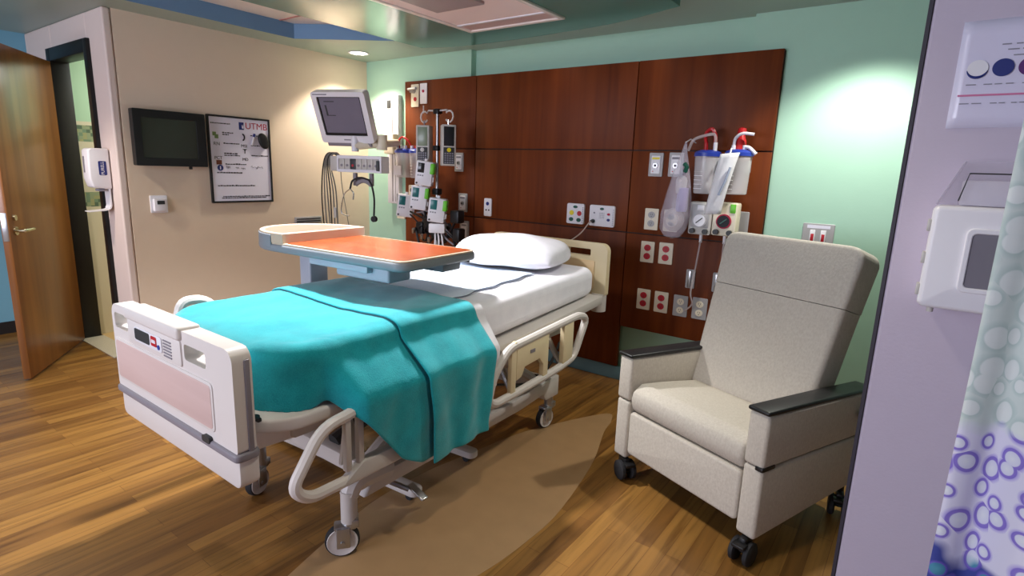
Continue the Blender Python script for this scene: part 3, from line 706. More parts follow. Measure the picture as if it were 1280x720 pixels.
# ------------------------------------------------------------------ recliner
ch = thing('recliner_chair', 'oatmeal upholstered hospital recliner with black arm caps standing on dark casters', 'armchair', (-0.745, 2.30, 0), math.atan2(-0.372, 0.928))
W2 = 0.405
for sx in (-1, 1):
    xi, xo = sx * (W2 - 0.085), sx * W2
    a, b_ = min(xi, xo), max(xi, xo)
    bm = bmesh.new(); prism(bm, [(0.0, 0.115), (0.74, 0.17), (0.745, 0.40), (0.0, 0.415)], 'yz', a, b_, bev=0.014, seg=3)
    ar = obj('arm', bm, 'chairfab', ch)
    bm = bmesh.new(); prism(bm, [(-0.002, 0.418), (0.745, 0.406), (0.75, 0.605), (0.0, 0.637)], 'yz', a - 0.001, b_ + 0.001, bev=0.014, seg=3); obj('upper_arm_panel', bm, 'chairfab', ar)
    bm = bmesh.new(); bx(bm, a + 0.012, b_ - 0.012, 0.012, 0.73, 0.39, 0.43); obj('reveal_strip', bm, 'black', ar, label='black reveal strip')
    if sx > 0:
        bm = bmesh.new(); bx(bm, b_ - 0.03, b_ + 0.003, -0.006, 0.075, 0.409, 0.426, 0.003); obj('corner_clip', bm, 'black', ar, label='black corner clip')
    bm = bmesh.new(); prism(bm, [(-0.010, 0.637), (0.76, 0.603), (0.76, 0.619), (0.40, 0.638), (-0.010, 0.655)], 'yz', a - 0.004, b_ + 0.004, bev=0.008, seg=3); obj('arm_cap', bm, 'black', ar, label='black arm cap')
    bm = bmesh.new()
xi = W2 - 0.09
# seat cushion
bm = bmesh.new()
prism(bm, [(0.012, 0.375), (0.50, 0.33), (0.56, 0.42), (0.50, 0.455), (0.20, 0.495), (0.06, 0.508), (0.005, 0.475), (-0.004, 0.43)], 'yz', -xi, xi, bev=0.02, seg=3)
obj('seat_cushion', bm, 'chairfab', ch, bev=0.0)
bm = bmesh.new(); prism(bm, rrect(-xi, xi, 0.15, 0.368, 0.02, 4), 'xz', 0.002, 0.055, bev=0.012, seg=3); obj('footrest', bm, 'chairfab', ch)
bm = bmesh.new(); bx(bm, -xi + 0.01, xi - 0.01, 0.06, 0.70, 0.17, 0.34, 0.01); obj('seat_base', bm, 'black', ch)
# backrest: leaning slab with soft edges and a seam
def back_slab(pts, th, soft, hard, seam_z):
    """slab in the xz plane; outer edges get a soft bevel, the seam edges a fine one"""
    bm = bmesh.new(); prism(bm, pts, 'xz', 0, th)
    es = [e for e in bm.edges if not all(abs(v.co.z - seam_z) < 1e-4 for v in e.verts)]
    bmesh.ops.bevel(bm, geom=es, offset=soft, segments=4, affect='EDGES', profile=0.5, clamp_overlap=True)
    return bm
lean = Matrix.Translation((-0.03, 0.435, 0.45)) @ Matrix.Rotation(R(-16.5), 4, 'X')
bm = back_slab([(-0.31, -0.06), (0.31, -0.06), (0.338, 0.535), (-0.338, 0.535)], 0.17, 0.028, 0.004, 0.535); bm.transform(lean); b1 = obj('backrest', bm, 'chairfab', ch)
bm = back_slab([(-0.338, 0.538), (0.338, 0.538), (0.352, 0.768), (0.332, 0.803), (0.29, 0.815), (-0.29, 0.815), (-0.332, 0.803), (-0.352, 0.768)], 0.17, 0.024, 0.004, 0.538); bm.transform(lean); obj('head_panel', bm, 'chairfab', b1)
def chair_caster(x, y, ang, top):
    m = Matrix.Translation((x, y, 0)) @ Matrix.Rotation(ang, 4, 'Z') @ Matrix.Diagonal((1.2, 1.2, 1.15, 1))
    bm = bmesh.new(); bx(bm, -0.014, 0.014, -0.04, 0.02, 0.05, 0.098, 0.008); cyl(bm, (0, 0, 0.09), (0, 0, top), 0.012); cyl(bm, (-0.03, -0.022, 0.042), (0.03, -0.022, 0.042), 0.008); bx(bm, -0.022, 0.022, -0.07, -0.035, 0.072, 0.085, 0.004)
    bm.transform(m); c = obj('caster', bm, 'black', ch)
    for s in (-1, 1):
        bm = bmesh.new(); q = Matrix.Translation((s * 0.024, -0.022, 0.042)) @ Matrix.Rotation(PI / 2, 4, 'Y')
        lathe(bm, [(0, -0.011), (0.034, -0.011), (0.042, -0.006), (0.042, 0.006), (0.034, 0.011), (0, 0.011)], 24, q); bm.transform(m); obj('wheel', bm, 'rubber', c)
chair_caster(-0.36, 0.03, R(75), 0.11); chair_caster(0.36, 0.03, R(10), 0.11); chair_caster(-0.36, 0.68, R(20), 0.148); chair_caster(0.36, 0.70, R(30), 0.148)
bm = bmesh.new(); tube(bm, [(W2 + 0.003, 0.66, 0.50), (W2 + 0.02, 0.66, 0.50), (W2 + 0.022, 0.66, 0.52)], 0.012); bx(bm, W2 + 0.012, W2 + 0.028, 0.62, 0.70, 0.51, 0.535, 0.005); obj('release_lever', bm, 'black', ch)

# ------------------------------------------------------------------ overbed table
tb = thing('overbed_table', 'overbed table with orange woodgrain top and pale oval tray, standing over the blanket', 'bedside table', (-2.33, 1.85, 0), R(4))
ZT = 1.10
x0, x1, y0, y1 = -0.27, 0.545, -0.265, 0.265
outer = [(x1, y0 + 0.05), (x1 - 0.0, y1 - 0.05), (x1 - 0.05, y1), (-0.44, y1)]
def tabout(grow):
    pts = [(p[0], p[1]) for p in rrect(x0 - 0.12, x1 + grow, y0 - grow, y1 + grow, 0.05 + grow, 6)][:14]
    n = 14
    for i in range(n + 1):
        a = PI / 2 + PI * i / n
        pts.append((-0.34 + (0.29 + grow) * math.cos(a), (0.265 + grow) * math.sin(a)))
    return pts
bm = bmesh.new(); prism(bm, tabout(0.012), 'xy', ZT - 0.048, ZT - 0.006, bev=0.014, seg=3); top = obj('tabletop', bm, 'tablegrey', tb)
bm = bmesh.new(); prism(bm, tabout(0.004), 'xy', ZT - 0.012, ZT, bev=0.003); obj('rim', bm, 'tablecream', top, label='cream rim')
bm = bmesh.new(); prism(bm, rrect(-0.26, x1 - 0.012, y0 + 0.012, y1 - 0.012, 0.035, 5), 'xy', ZT - 0.004, ZT + 0.0012); obj('laminate_surface', bm, 'tableorange', top, label='orange woodgrain surface')
# raised oval tray at the far end
def oval(grow, n=18):
    pts = [(-0.265 + grow, (0.26 + grow)), ]
    for i in range(n + 1):
        a = PI / 2 + PI * i / n
        pts.append((-0.34 + (0.28 + grow) * math.cos(a), (0.26 + grow) * math.sin(a)))
    pts.append((-0.265 + grow, -(0.26 + grow)))
    return pts
bm = bmesh.new(); prism(bm, oval(0.012), 'xy', ZT - 0.002, ZT + 0.050, holes=[oval(-0.012)[::-1]]); ty = obj('raised_tray', bm, 'tablecream', tb, bev=0.004)
band = oval(0.018)[1:-1] + oval(0.010)[1:-1][::-1]
bm = bmesh.new(); prism(bm, band, 'xy', ZT - 0.03, ZT + 0.040); obj('tray_outer_wall', bm, 'tablegrey', ty, bev=0.003, label='grey outer wall')
bm = bmesh.new(); prism(bm, oval(-0.010), 'xy', ZT - 0.001, ZT + 0.006); obj('tray_floor', bm, mat('grey_tray_floor', S(104, 94, 92), 0.6), ty, label='grey tray floor')
# boxes under the top
bm = bmesh.new(); bx(bm, 0.05, 0.40, -0.20, -0.05, ZT - 0.125, ZT - 0.052, 0.012, 3); dr = obj('drawer_housing', bm, 'tablegrey_lit', tb)
bm = bmesh.new(); bx(bm, -0.10, 0.30, -0.235, -0.195, ZT - 0.085, ZT - 0.052, 0.006); obj('drawer_rail', bm, 'tablegrey_lit', dr)
bm = bmesh.new(); bx(bm, 0.32, 0.50, 0.06, 0.20, ZT - 0.095, ZT - 0.052, 0.01, 3); obj('latch_housing', bm, 'tablegrey', tb)
bm = bmesh.new(); tube(bm, [(0.40, 0.225, ZT - 0.052), (0.53, 0.225, ZT - 0.052)], 0.008); obj('height_lever', bm, 'black', tb)
# column and base
bm = bmesh.new(); bx(bm, -0.41, -0.32, -0.06, 0.06, 0.06, ZT - 0.046, 0.01, 3); obj('column', bm, 'tablegrey_lit', tb)
bm = bmesh.new(); bx(bm, -0.43, -0.29, -0.28, 0.22, 0.03, 0.075, 0.012, 3); bs = obj('base', bm, 'tablegrey', tb)
for y in (-0.26, 0.17):
    bm = bmesh.new(); prism(bm, rrect(-0.42, 0.64, y - 0.035, y + 0.035, (0.03, 0.03, 0.01, 0.01), 4), 'xy', 0.035, 0.072, bev=0.008); lg = obj('base_leg', bm, 'bedgrey', tb)
    for x in (-0.38, 0.58):
        bm = bmesh.new(); cyl(bm, (x, y - 0.012, 0.019), (x, y + 0.012, 0.019), 0.019, 16); cyl(bm, (x, y, 0.02), (x, y, 0.04), 0.01, 8); obj('glide_wheel', bm, 'rubber', lg)

# ------------------------------------------------------------------ plates, sockets and small fittings on the head wall (local front is -y)
def wthing(name, label, cat, x, z, group=None, y=PF): return thing(name, label, cat, (x, y, z), 0, group)
def plate(t, w, h, m, th=0.006, nm='cover_plate', cx=0, cz=0, r=0.006):
    bm = bmesh.new(); prism(bm, rrect(cx - w / 2, cx + w / 2, cz - h / 2, cz + h / 2, r, 3), 'xz', -th, 0.001, bev=0.0); return obj(nm, bm, m, t, bev=0.0025)
def disc(t, nm, x, z, r, y0, y1, m, seg=18, sq=1.0, par=None):
    bm = bmesh.new(); cyl(bm, (0, y0, 0), (0, y1, 0), r, seg); bm.transform(Matrix.Translation((x, 0, z)) @ Matrix.Diagonal((1, 1, sq, 1))); return obj(nm, bm, m, par or t)
def duplex(label, x, z, pm, sm, w=0.098, h=0.145, slot='ink'):
    t = wthing('socket_outlet', label, 'outlet', x, z); plate(t, w, h, pm)
    for dz in (-0.029, 0.029):
        s = disc(t, 'socket_face', 0, dz, 0.024, -0.005, -0.009, sm, 20, 0.92)
        bm = bmesh.new()
        for dx in (-0.006, 0.006): bx(bm, dx - 0.0012, dx + 0.0012, -0.0095, -0.0088, dz - 0.001, dz + 0.009)
        cyl(bm, (0, -0.0088, dz - 0.009), (0, -0.0095, dz - 0.009), 0.003, 10); obj('socket_slots', bm, slot, s)
    disc(t, 'screw', 0, 0, 0.003, -0.005, -0.0075, 'steel', 10)
    return t
duplex('ivory outlet with pale sockets above the upper pair of red sockets', -1.523, 1.203, 'plateivory', 'plategrey')
duplex('ivory outlet half hidden behind the clear mask bag', -1.388, 1.203, 'plateivory', 'plategrey')
duplex('ivory outlet with red sockets, left one of the upper pair', -1.532, 0.978, 'plateivory', 'socketred')
duplex('ivory outlet with red sockets, right one of the upper pair', -1.401, 0.982, 'plateivory', 'socketred')
duplex('ivory outlet with red sockets, left one of the lower pair', -1.532, 0.645, 'plateivory', 'socketred')
duplex('ivory outlet with red sockets, right one of the lower pair beside steel plates', -1.403, 0.645, 'plateivory', 'socketred')
duplex('brushed steel outlet plate next to the lower red sockets', -1.267, 0.642, 'plategrey', 'plateivory')
duplex('brushed steel outlet plate beside the recliner back, second from the red sockets', -1.138, 0.645, 'plategrey', 'plateivory')
duplex('brushed steel outlet plate mostly hidden behind the recliner back', -1.020, 0.648, 'plategrey', 'plateivory')
# medical gas outlets
def gas(label, x, z, strip):
    t = wthing('gas_outlet', label, 'gas outlet', x, z); plate(t, 0.098, 0.155, 'plategrey', 0.010)
    p = plate(t, 0.064, 0.118, 'boxwhite', 0.014, 'face_plate')
    bm = bmesh.new(); bx(bm, -0.026, 0.026, -0.0152, -0.0138, 0.034, 0.048); obj('colour_strip', bm, strip, p)
    disc(t, 'gas_port', 0, -0.006, 0.017, -0.013, -0.021, 'steel', 20); disc(t, 'port_centre', 0, -0.006, 0.008, -0.02, -0.023, 'ink', 14)
    disc(t, 'red_dot', -0.016, -0.044, 0.004, -0.0135, -0.0155, 'socketred', 10)
gas('grey framed gas outlet with a yellow strip, left of the canisters', -1.522, 1.564, 'yellow')
gas('grey framed gas outlet behind the top of the mask bag', -1.385, 1.567, 'inkgrey')
gas('grey framed gas outlet just right of the hanging infusion pumps', -3.27, 1.545, 'inkgrey')
gas('grey framed outlet behind the lowest white pump module', -3.22, 1.21, 'inkgrey')
gas('grey outlet plate low down, above the pillow edge and pump cords', -3.20, 0.98, 'inkgrey')
# nurse call
t = wthing('call_point', 'small white nurse call plate with coloured round buttons', 'nurse call plate', -2.11, 1.198); plate(t, 0.145, 0.148, 'boxwhite', 0.018, 'housing', r=0.012)
for x, z, m, sq in ((-0.03, 0.006, 'yellow', 1), (0.035, 0.004, 'socketred', 1), (-0.032, -0.042, 'greenb', 0.8), (0.032, -0.044, 'greenb', 0.8), (0.0, 0.05, 'greenb', 0.55)): disc(t, 'button', x, z, 0.018, -0.017, -0.022, m, 18, sq)
bm = bmesh.new()
for i in range(9): bx(bm, 0.058, 0.066, -0.0192, -0.0178, -0.06 + i * 0.013, -0.054 + i * 0.013)
obj('side_grille', bm, 'inkgrey', t)
t = wthing('call_station', 'wide white nurse call plate with a cord plugged in', 'nurse call plate', -1.892, 1.197); plate(t, 0.20, 0.15, 'boxwhite', 0.018, 'housing', r=0.012)
for x, z, m, sq, rr in ((0.0, 0.05, 'greenb', 0.55, 0.016), (0.055, 0.015, 'inkred', 0.7, 0.012), (0.055, -0.025, 'inkblue', 0.8, 0.012), (-0.06, 0.02, 'inkgrey', 1, 0.006)): disc(t, 'button', x, z, rr, -0.017, -0.022, m, 18, sq)
bm = bmesh.new()
for i in range(5):
    for k in range(5): cyl(bm, (-0.018 + k * 0.009, -0.0175, -0.015 + i * 0.009), (-0.018 + k * 0.009, -0.0186, -0.015 + i * 0.009), 0.0026, 8)
obj('speaker_holes', bm, 'inkgrey', t)
bm = bmesh.new()
for i in range(9): bx(bm, 0.086, 0.094, -0.0192, -0.0178, -0.06 + i * 0.013, -0.054 + i * 0.013)
obj('side_grille', bm, 'inkgrey', t)
disc(t, 'jack', -0.065, -0.04, 0.014, -0.017, -0.03, 'keypad', 16)
cd = wthing('nurse_call_lead', 'thin pink-grey call cord running from the wide plate to the headboard', 'cord', -1.957, 1.157)
obj('cord', T(spline([(0, -0.03, 0), (-0.005, -0.07, -0.012), (-0.04, -0.13, -0.09), (-0.075, -0.27, -0.15), (-0.085, -0.395, -0.16), (-0.08, -0.40, -0.26), (-0.05, -0.39, -0.36)], 8), 0.0045, seg=8), mat('pink_grey_cord', S(206, 184, 176), 0.5), cd); obj('plug', CY((0, -0.031, 0), (0, -0.055, 0), 0.009), 'keypad', cd)
t = wthing('television_outlet', 'narrow white outlet plate alone on the panel above the pillow', 'outlet', -2.945, 1.189); plate(t, 0.078, 0.145, 'boxwhite', 0.012, r=0.01)
disc(t, 'round_port', 0, 0.03, 0.015, -0.011, -0.015, 'inkblue', 18); disc(t, 'jack', -0.014, -0.022, 0.007, -0.011, -0.014, 'ink', 12); disc(t, 'jack', 0.014, -0.022, 0.007, -0.011, -0.014, 'ink', 12)
# small grey rail clips
for lab, x in (('grey wall clip above the steel outlet plates', -1.216), ('grey wall clip half hidden by the recliner back', -1.042)):
    t = wthing('wall_clip', lab, 'wall bracket', x, 0.835); plate(t, 0.06, 0.125, 'plategrey', 0.012, 'backing'); bm = bmesh.new(); bx(bm, -0.014, 0.006, -0.022, -0.011, -0.055, 0.055, 0.003); obj('slide', bm, 'steel', t)
# two plates in the upper left corner
t = wthing('alarm_plate', 'ivory plate with a red mark and grey valve at the panelling top corner', 'wall plate', -3.80, 2.105); plate(t, 0.095, 0.19, 'plateivory', 0.008)
disc(t, 'red_mark', 0.005, -0.03, 0.018, -0.007, -0.011, 'socketred', 14); bm = bmesh.new(); cyl(bm, (-0.01, -0.005, 0.04), (-0.01, -0.045, 0.04), 0.022, 16); tube(bm, [(-0.05, -0.04, 0.05), (0.045, -0.04, 0.055)], 0.012); obj('valve', bm, 'steel', t)
t = wthing('signal_plate', 'tall white plate with one dark button at the panelling top corner', 'wall plate', -3.695, 2.118); plate(t, 0.085, 0.17, 'boxwhite', 0.008); disc(t, 'button', 0, 0.02, 0.012, -0.007, -0.013, 'inkred', 14)
# right hand green wall switch plate
t = wthing('light_switch', 'grey double switch plate on the green wall behind the recliner', 'switch', -0.515, 1.195, y=HY); plate(t, 0.165, 0.12, 'plategrey', 0.007)
for dx in (-0.028, 0.028):
    bm = bmesh.new(); bx(bm, dx - 0.014, dx + 0.014, -0.012, -0.006, -0.048, 0.022, 0.002); sw = obj('rocker', bm, 'boxwhite', t); bm = bmesh.new(); bx(bm, dx - 0.008, dx + 0.008, -0.0135, -0.0115, -0.042, 0.0, 0.002); obj('red_toggle', bm, 'socketred', sw)
bm = bmesh.new(); bx(bm, -0.06, 0.06, -0.0078, -0.0068, 0.032, 0.05); obj('label_strip', bm, 'paper', t)

# ------------------------------------------------------------------ left wall (local x runs towards the head wall, front faces the room)
def lthing(name, label, cat, y, z): return thing(name, label, cat, (LX, y, z), PI / 2)
t = lthing('wall_television', 'small black television mounted on the cream wall', 'television', 1.880, 1.629)
bm = bmesh.new(); prism(bm, rrect(-0.239, 0.239, -0.19, 0.19, 0.008, 3), 'xz', -0.075, -0.02, holes=[rrect(-0.19, 0.175, -0.135, 0.135, 0.004, 2)]); obj('bezel', bm, 'black', t, bev=0.004)
obj('screen', B(-0.20, 0.185, -0.068, -0.03, -0.145, 0.145), 'tvscreen', t)
obj('wall_mount', B(-0.1, 0.1, -0.03, 0.001, -0.1, 0.1), 'blackmetal', t)
obj('back_cover', B(-0.235, 0.235, -0.035, -0.018, -0.186, 0.186), 'black', t)
bm = bmesh.new(); bx(bm, 0.115, 0.135, -0.055, -0.04, -0.21, -0.188, 0.002); obj('sensor_stub', bm, 'black', t)
t = lthing('information_board', 'white patient information board with a thin black frame on the cream wall', 'whiteboard', 2.412, 1.498)
bw, bh = 0.252, 0.332
bm = bmesh.new(); prism(bm, rrect(-bw, bw, -bh, bh, 0.004, 2), 'xz', -0.022, 0.0, holes=[rrect(-bw + 0.014, bw - 0.014, -bh + 0.014, bh - 0.014, 0.002, 2)]); obj('frame', bm, 'black', t, bev=0.002)
sheet_ = obj('board_surface', B(-bw + 0.01, bw - 0.01, -0.014, -0.004, -bh + 0.01, bh - 0.01), 'paper', t)
YF = -0.0145
text_obj('heading_letters', 'UTMB', 0.070, 'inkred', t, (0.138, YF, 0.266))
bm = bmesh.new(); bx(bm, -0.005, 0.035, YF - 0.0006, YF + 0.0004, 0.235, 0.292); obj('heading_emblem', bm, 'inkblue', t)
bm = bmesh.new(); prism(bm, [(0.018, 0.245), (0.033, 0.245), (0.033, 0.280), (0.026, 0.262), (0.018, 0.275)], 'xz', YF - 0.0012, YF - 0.0005); obj('emblem_mark', bm, 'paper', t)
for s, x, z, sz in (('RN', -0.188, 0.118, 0.036), ('PCT', -0.182, 0.012, 0.034), ('MSI', 0.028, 0.110, 0.034), ('MD', 0.032, 0.006, 0.032)): text_obj('role_letters', s, sz, 'ink', t, (x, YF, z))
# small printed lines
def dashes(rows, name, m):
    bm = bmesh.new(); rnd = random.Random(3)
    for x, x1, z, hh in rows:
        while x < x1 - 0.004:
            w = min(x1 - x, 0.006 + 0.016 * rnd.random()); bx(bm, x, x + w, YF - 0.0005, YF + 0.0004, z - hh, z + hh * (0.4 + 0.8 * rnd.random())); x += w + 0.004
    obj(name, bm, m, t, kind='stuff')
dashes([(-0.225, -0.075, 0.272, 0.0045), (-0.14, -0.055, 0.205, 0.0045), (-0.14, -0.09, 0.19, 0.004), (-0.135, -0.01, 0.125, 0.0045), (-0.135, -0.03, 0.048, 0.0045), (-0.135, -0.01, 0.034, 0.004), (-0.13, 0.04, -0.032, 0.0045), (-0.20, 0.0, -0.098, 0.005), (-0.20, 0.10, -0.198, 0.005), (-0.165, 0.225, -0.282, 0.004), (-0.175, 0.195, -0.294, 0.004), (0.085, 0.16, 0.118, 0.004), (0.085, 0.232, 0.040, 0.0045), (0.085, 0.15, 0.196, 0.004)], 'printed_lines', 'ink')
bm = bmesh.new()
for x0, dx, z, hh in ((-0.125, 0.03, -0.056, 0.012), (-0.05, 0.024, -0.060, 0.010), (-0.005, 0.03, -0.064, 0.010), (0.075, 0.10, -0.052, 0.015)):
    pts = [(x0 + dx * i / 12, YF - 0.0004, z + hh * math.sin(i * 1.9) * (0.5 + 0.5 * math.cos(i))) for i in range(13)]; tube(bm, pts, 0.0013, seg=5)
obj('handwriting', bm, 'inkgrey', t)
bm = bmesh.new(); bx(bm, -0.215, -0.188, YF - 0.0006, YF + 0.0004, 0.178, 0.206, 0.0); bx(bm, -0.20, -0.172, YF - 0.0009, YF + 0.0004, 0.158, 0.188); obj('green_symbol', bm, 'inkgreen', t)
bm = bmesh.new(); bx(bm, -0.20, -0.158, YF - 0.0006, YF + 0.0004, -0.038, -0.004); obj('brown_symbol', bm, 'inkbrown', t)
disc(t, 'information_symbol', -0.172, -0.062, 0.023, YF + 0.0004, YF - 0.0006, 'inkblue', 20); bm = bmesh.new(); bx(bm, -0.176, -0.168, YF - 0.0013, YF - 0.0005, -0.075, -0.05); obj('symbol_mark', bm, 'paper', t)
bm = bmesh.new(); prism(bm, [(0.012, 0.06), (0.032, 0.088), (0.052, 0.088), (0.036, 0.078), (0.034, 0.052), (0.028, 0.052), (0.028, 0.078), (0.012, 0.088)][1:], 'xz', YF - 0.0008, YF + 0.0003); obj('caduceus_mark', bm, 'ink', t)
bm = bmesh.new()
pts = [(0.016 + 0.018 * math.cos(a), YF - 0.0005, 0.178 + 0.024 * math.sin(a)) for a in [R(-80 + i * 16) for i in range(11)]]; tube(bm, pts, 0.006, seg=6, flat=1.0); obj('telephone_symbol', bm, 'ink', t)
def btag(o, label, cat): return tag(o, label, cat)
e = thing('board_eraser', 'black oval eraser stuck on the white information board', 'eraser', (LX + 0.0155, 2.412 + 0.185, 1.498 + 0.158), PI / 2)
bm = bmesh.new(); prism(bm, [(0.040 * math.cos(a) - 0.012 * math.sin(a), 0.062 * math.sin(a)) for a in [2 * PI * i / 28 for i in range(28)]], 'xz', -0.028, 0.0, bev=0.008, seg=3); obj('eraser_body', bm, 'black', e)
e = thing('marker_pen', 'blue-capped marker clipped to the white information board', 'marker pen', (LX + 0.0155, 2.412 + 0.10, 1.498 + 0.165), PI / 2)
obj('barrel', CY((-0.012, -0.008, -0.045), (0.008, -0.008, 0.02), 0.007), 'boxwhite', e); obj('cap', CY((0.008, -0.008, 0.02), (0.016, -0.008, 0.045), 0.009), 'inkblue', e)
# thermostat
t = lthing('thermostat', 'white thermostat with a small grey display below the television', 'thermostat', 1.785, 1.168); plate(t, 0.115, 0.125, 'boxwhite', 0.006, 'wall_plate')
bm = bmesh.new(); prism(bm, rrect(-0.04, 0.045, -0.05, 0.04, 0.006, 3), 'xz', -0.032, -0.005, bev=0.004); h_ = obj('housing', bm, 'boxwhite', t); bm = bmesh.new(); bx(bm, -0.022, 0.028, -0.0335, -0.031, 0.0, 0.026); obj('display', bm, 'keypad', h_)
# grey louvred plate
t = lthing('vent_plate', 'grey horizontal metal plate on the cream wall beneath hanging monitor cables', 'wall plate', 3.0, 0.995)
bm = bmesh.new(); bx(bm, -0.135, 0.135, -0.012, -0.0005, -0.03, 0.03, 0.003); b1_ = obj('plate', bm, 'plategrey', t)
bm = bmesh.new(); bx(bm, -0.12, 0.12, -0.0135, -0.0115, -0.016, -0.004); bx(bm, -0.12, 0.12, -0.0135, -0.0115, 0.006, 0.016); obj('slots', bm, 'keypad', b1_)
# hand sanitiser dispenser on the bathroom wall end
t = thing('sanitizer_dispenser', 'white wall hand sanitizer dispenser with a drip tray beside the bathroom doorway', 'dispenser', (-4.66, 1.549, 1.40))
bm = bmesh.new(); prism(bm, [(-0.005, -0.13), (-0.115, -0.12), (-0.132, -0.06), (-0.128, 0.13), (-0.11, 0.145), (-0.005, 0.145)], 'yz', -0.062, 0.062, bev=0.012, seg=3); hs = obj('housing', bm, 'boxwhite', t)
bm = bmesh.new(); prism(bm, rrect(-0.075, -0.028, -0.035, 0.06, 0.008, 3), 'yz', 0.0615, 0.0635); bdg = obj('badge', bm, 'inkblue', hs)
text_obj('badge_letters', 'PURELL', 0.027, 'boxwhite', hs, (0.0642, -0.052, 0.012), (0, -PI / 2, PI)).rotation_euler = Matrix(((0, 0, 1), (0, 1, 0), (1, 0, 0))).to_euler() if False else Matrix(((0, 0, 1), (0, -1, 0), (1, 0, 0))).to_euler()
bm = bmesh.new(); bx(bm, -0.03, -0.012, -0.1345, -0.128, -0.02, 0.09, 0.003); obj('level_window', bm, 'windowgrey', hs)
bm = bmesh.new(); bx(bm, -0.035, 0.035, -0.08, -0.04, -0.145, -0.128, 0.005); obj('nozzle', bm, 'inkgrey', hs)
bm = bmesh.new(); pts = fillet([(0, -0.012, -0.12), (0, -0.012, -0.275), (0, -0.15, -0.285)], 0.04, 5)
prof = [(p.y, p.z) for p in pts]; prof2 = [(p.y - 0.008 if i < 4 else p.y, p.z + (0.006 if i >= 3 else 0)) for i, p in enumerate(pts)]
prism(bm, prof + prof2[::-1], 'yz', -0.045, 0.045); obj('drip_tray', bm, 'boxwhite', t)

# ------------------------------------------------------------------ patient monitor on its wall channel
YM = R(22)
t = thing('wall_channel', 'tall white vertical mounting channel on the green wall behind the monitor', 'wall rail', (-4.08, HY, 1.15))
bm = bmesh.new(); bx(bm, -0.075, 0.075, -0.05, -0.0005, 0.0, 0.97, 0.006); ch_ = obj('channel_body', bm, 'boxwhite', t)
bm = bmesh.new(); bx(bm, -0.012, 0.002, -0.0515, -0.048, 0.02, 0.95); bx(bm, 0.03, 0.036, -0.0515, -0.048, 0.02, 0.95); obj('channel_slot', bm, 'bumper', ch_)
obj('end_cap', B(-0.07, -0.02, -0.056, -0.0505, 0.86, 0.93, 0.003), 'keypad', ch_)
t = thing('articulated_bracket', 'cream articulated arm carrying the patient monitor from the white channel', 'monitor arm', (-3.86, 3.04, 1.60))
bm = bmesh.new(); tube(bm, [(0.0, 0.0, 0.0), (0.0, 0.0, 0.12)], 0.03, seg=14); obj('post', bm, 'boxwhite', t)
bm = bmesh.new(); tube(bm, fillet([(0.0, 0.0, 0.045), (0.14, 0.16, 0.07), (0.06, 0.40, 0.09), (-0.16, 0.56, 0.09)], 0.05, 5), 0.032, seg=12); obj('arm_link', bm, 'plateivory', t)
obj('joint', CY((0.14, 0.16, 0.02), (0.14, 0.16, 0.14), 0.045, seg=20), 'plateivory', t)
obj('wall_bracket', B(-0.27, -0.14, 0.53, 0.6, 0.0, 0.18, 0.012), 'plateivory', t)
mo = thing('patient_monitor', 'tilted white patient monitor with a dark screen high on its arm', 'monitor', (-3.90, 2.97, 1.865), YM)
tl = Matrix.Rotation(R(24), 4, 'X')
def mt_(bm): bm.transform(tl); return bm
bm = bmesh.new(); prism(bm, rrect(-0.235, 0.235, -0.205, 0.205, 0.022, 4), 'xz', -0.03, 0.05, holes=[rrect(-0.19, 0.19, -0.145, 0.168, 0.006, 2)]); obj('bezel', mt_(bm), 'boxwhite', mo, bev=0.008, seg=3)
bm = bmesh.new(); prism(bm, [(-0.215, 0.045), (0.215, 0.045), (0.17, 0.11), (-0.17, 0.11)], 'xy', -0.185, 0.185, bev=0.01); obj('rear_case', mt_(bm), 'pumpgrey', mo)
sc_ = obj('screen', mt_(B(-0.195, 0.195, -0.016, 0.0, -0.150, 0.173)), 'monscreen', mo)
bm = bmesh.new(); prism(bm, rrect(-0.195, 0.195, -0.150, 0.173, 0.004, 2), 'xz', -0.020, -0.015, holes=[rrect(-0.178, 0.178, -0.125, 0.160, 0.004, 2)]); obj('screen_border', mt_(bm), 'black', mo)
bm = bmesh.new(); bx(bm, -0.215, -0.09, -0.0315, -0.029, 0.183, 0.192); bx(bm, -0.03, 0.03, -0.0315, -0.029, -0.182, -0.172); obj('maker_marks', mt_(bm), 'inkgrey', mo)
bm = bmesh.new(); bx(bm, -0.20, 0.20, -0.02, 0.07, -0.24, -0.206, 0.008); obj('connector_bar', mt_(bm), 'bumper', mo)
bm = bmesh.new(); bx(bm, -0.14, -0.125, -0.0165, -0.0155, 0.02, 0.1); bx(bm, -0.14, -0.05, -0.0165, -0.0155, 0.125, 0.132); bx(bm, -0.14, -0.06, -0.0165, -0.0155, 0.015, 0.021); obj('menu_lines', mt_(bm), 'keypad', sc_)
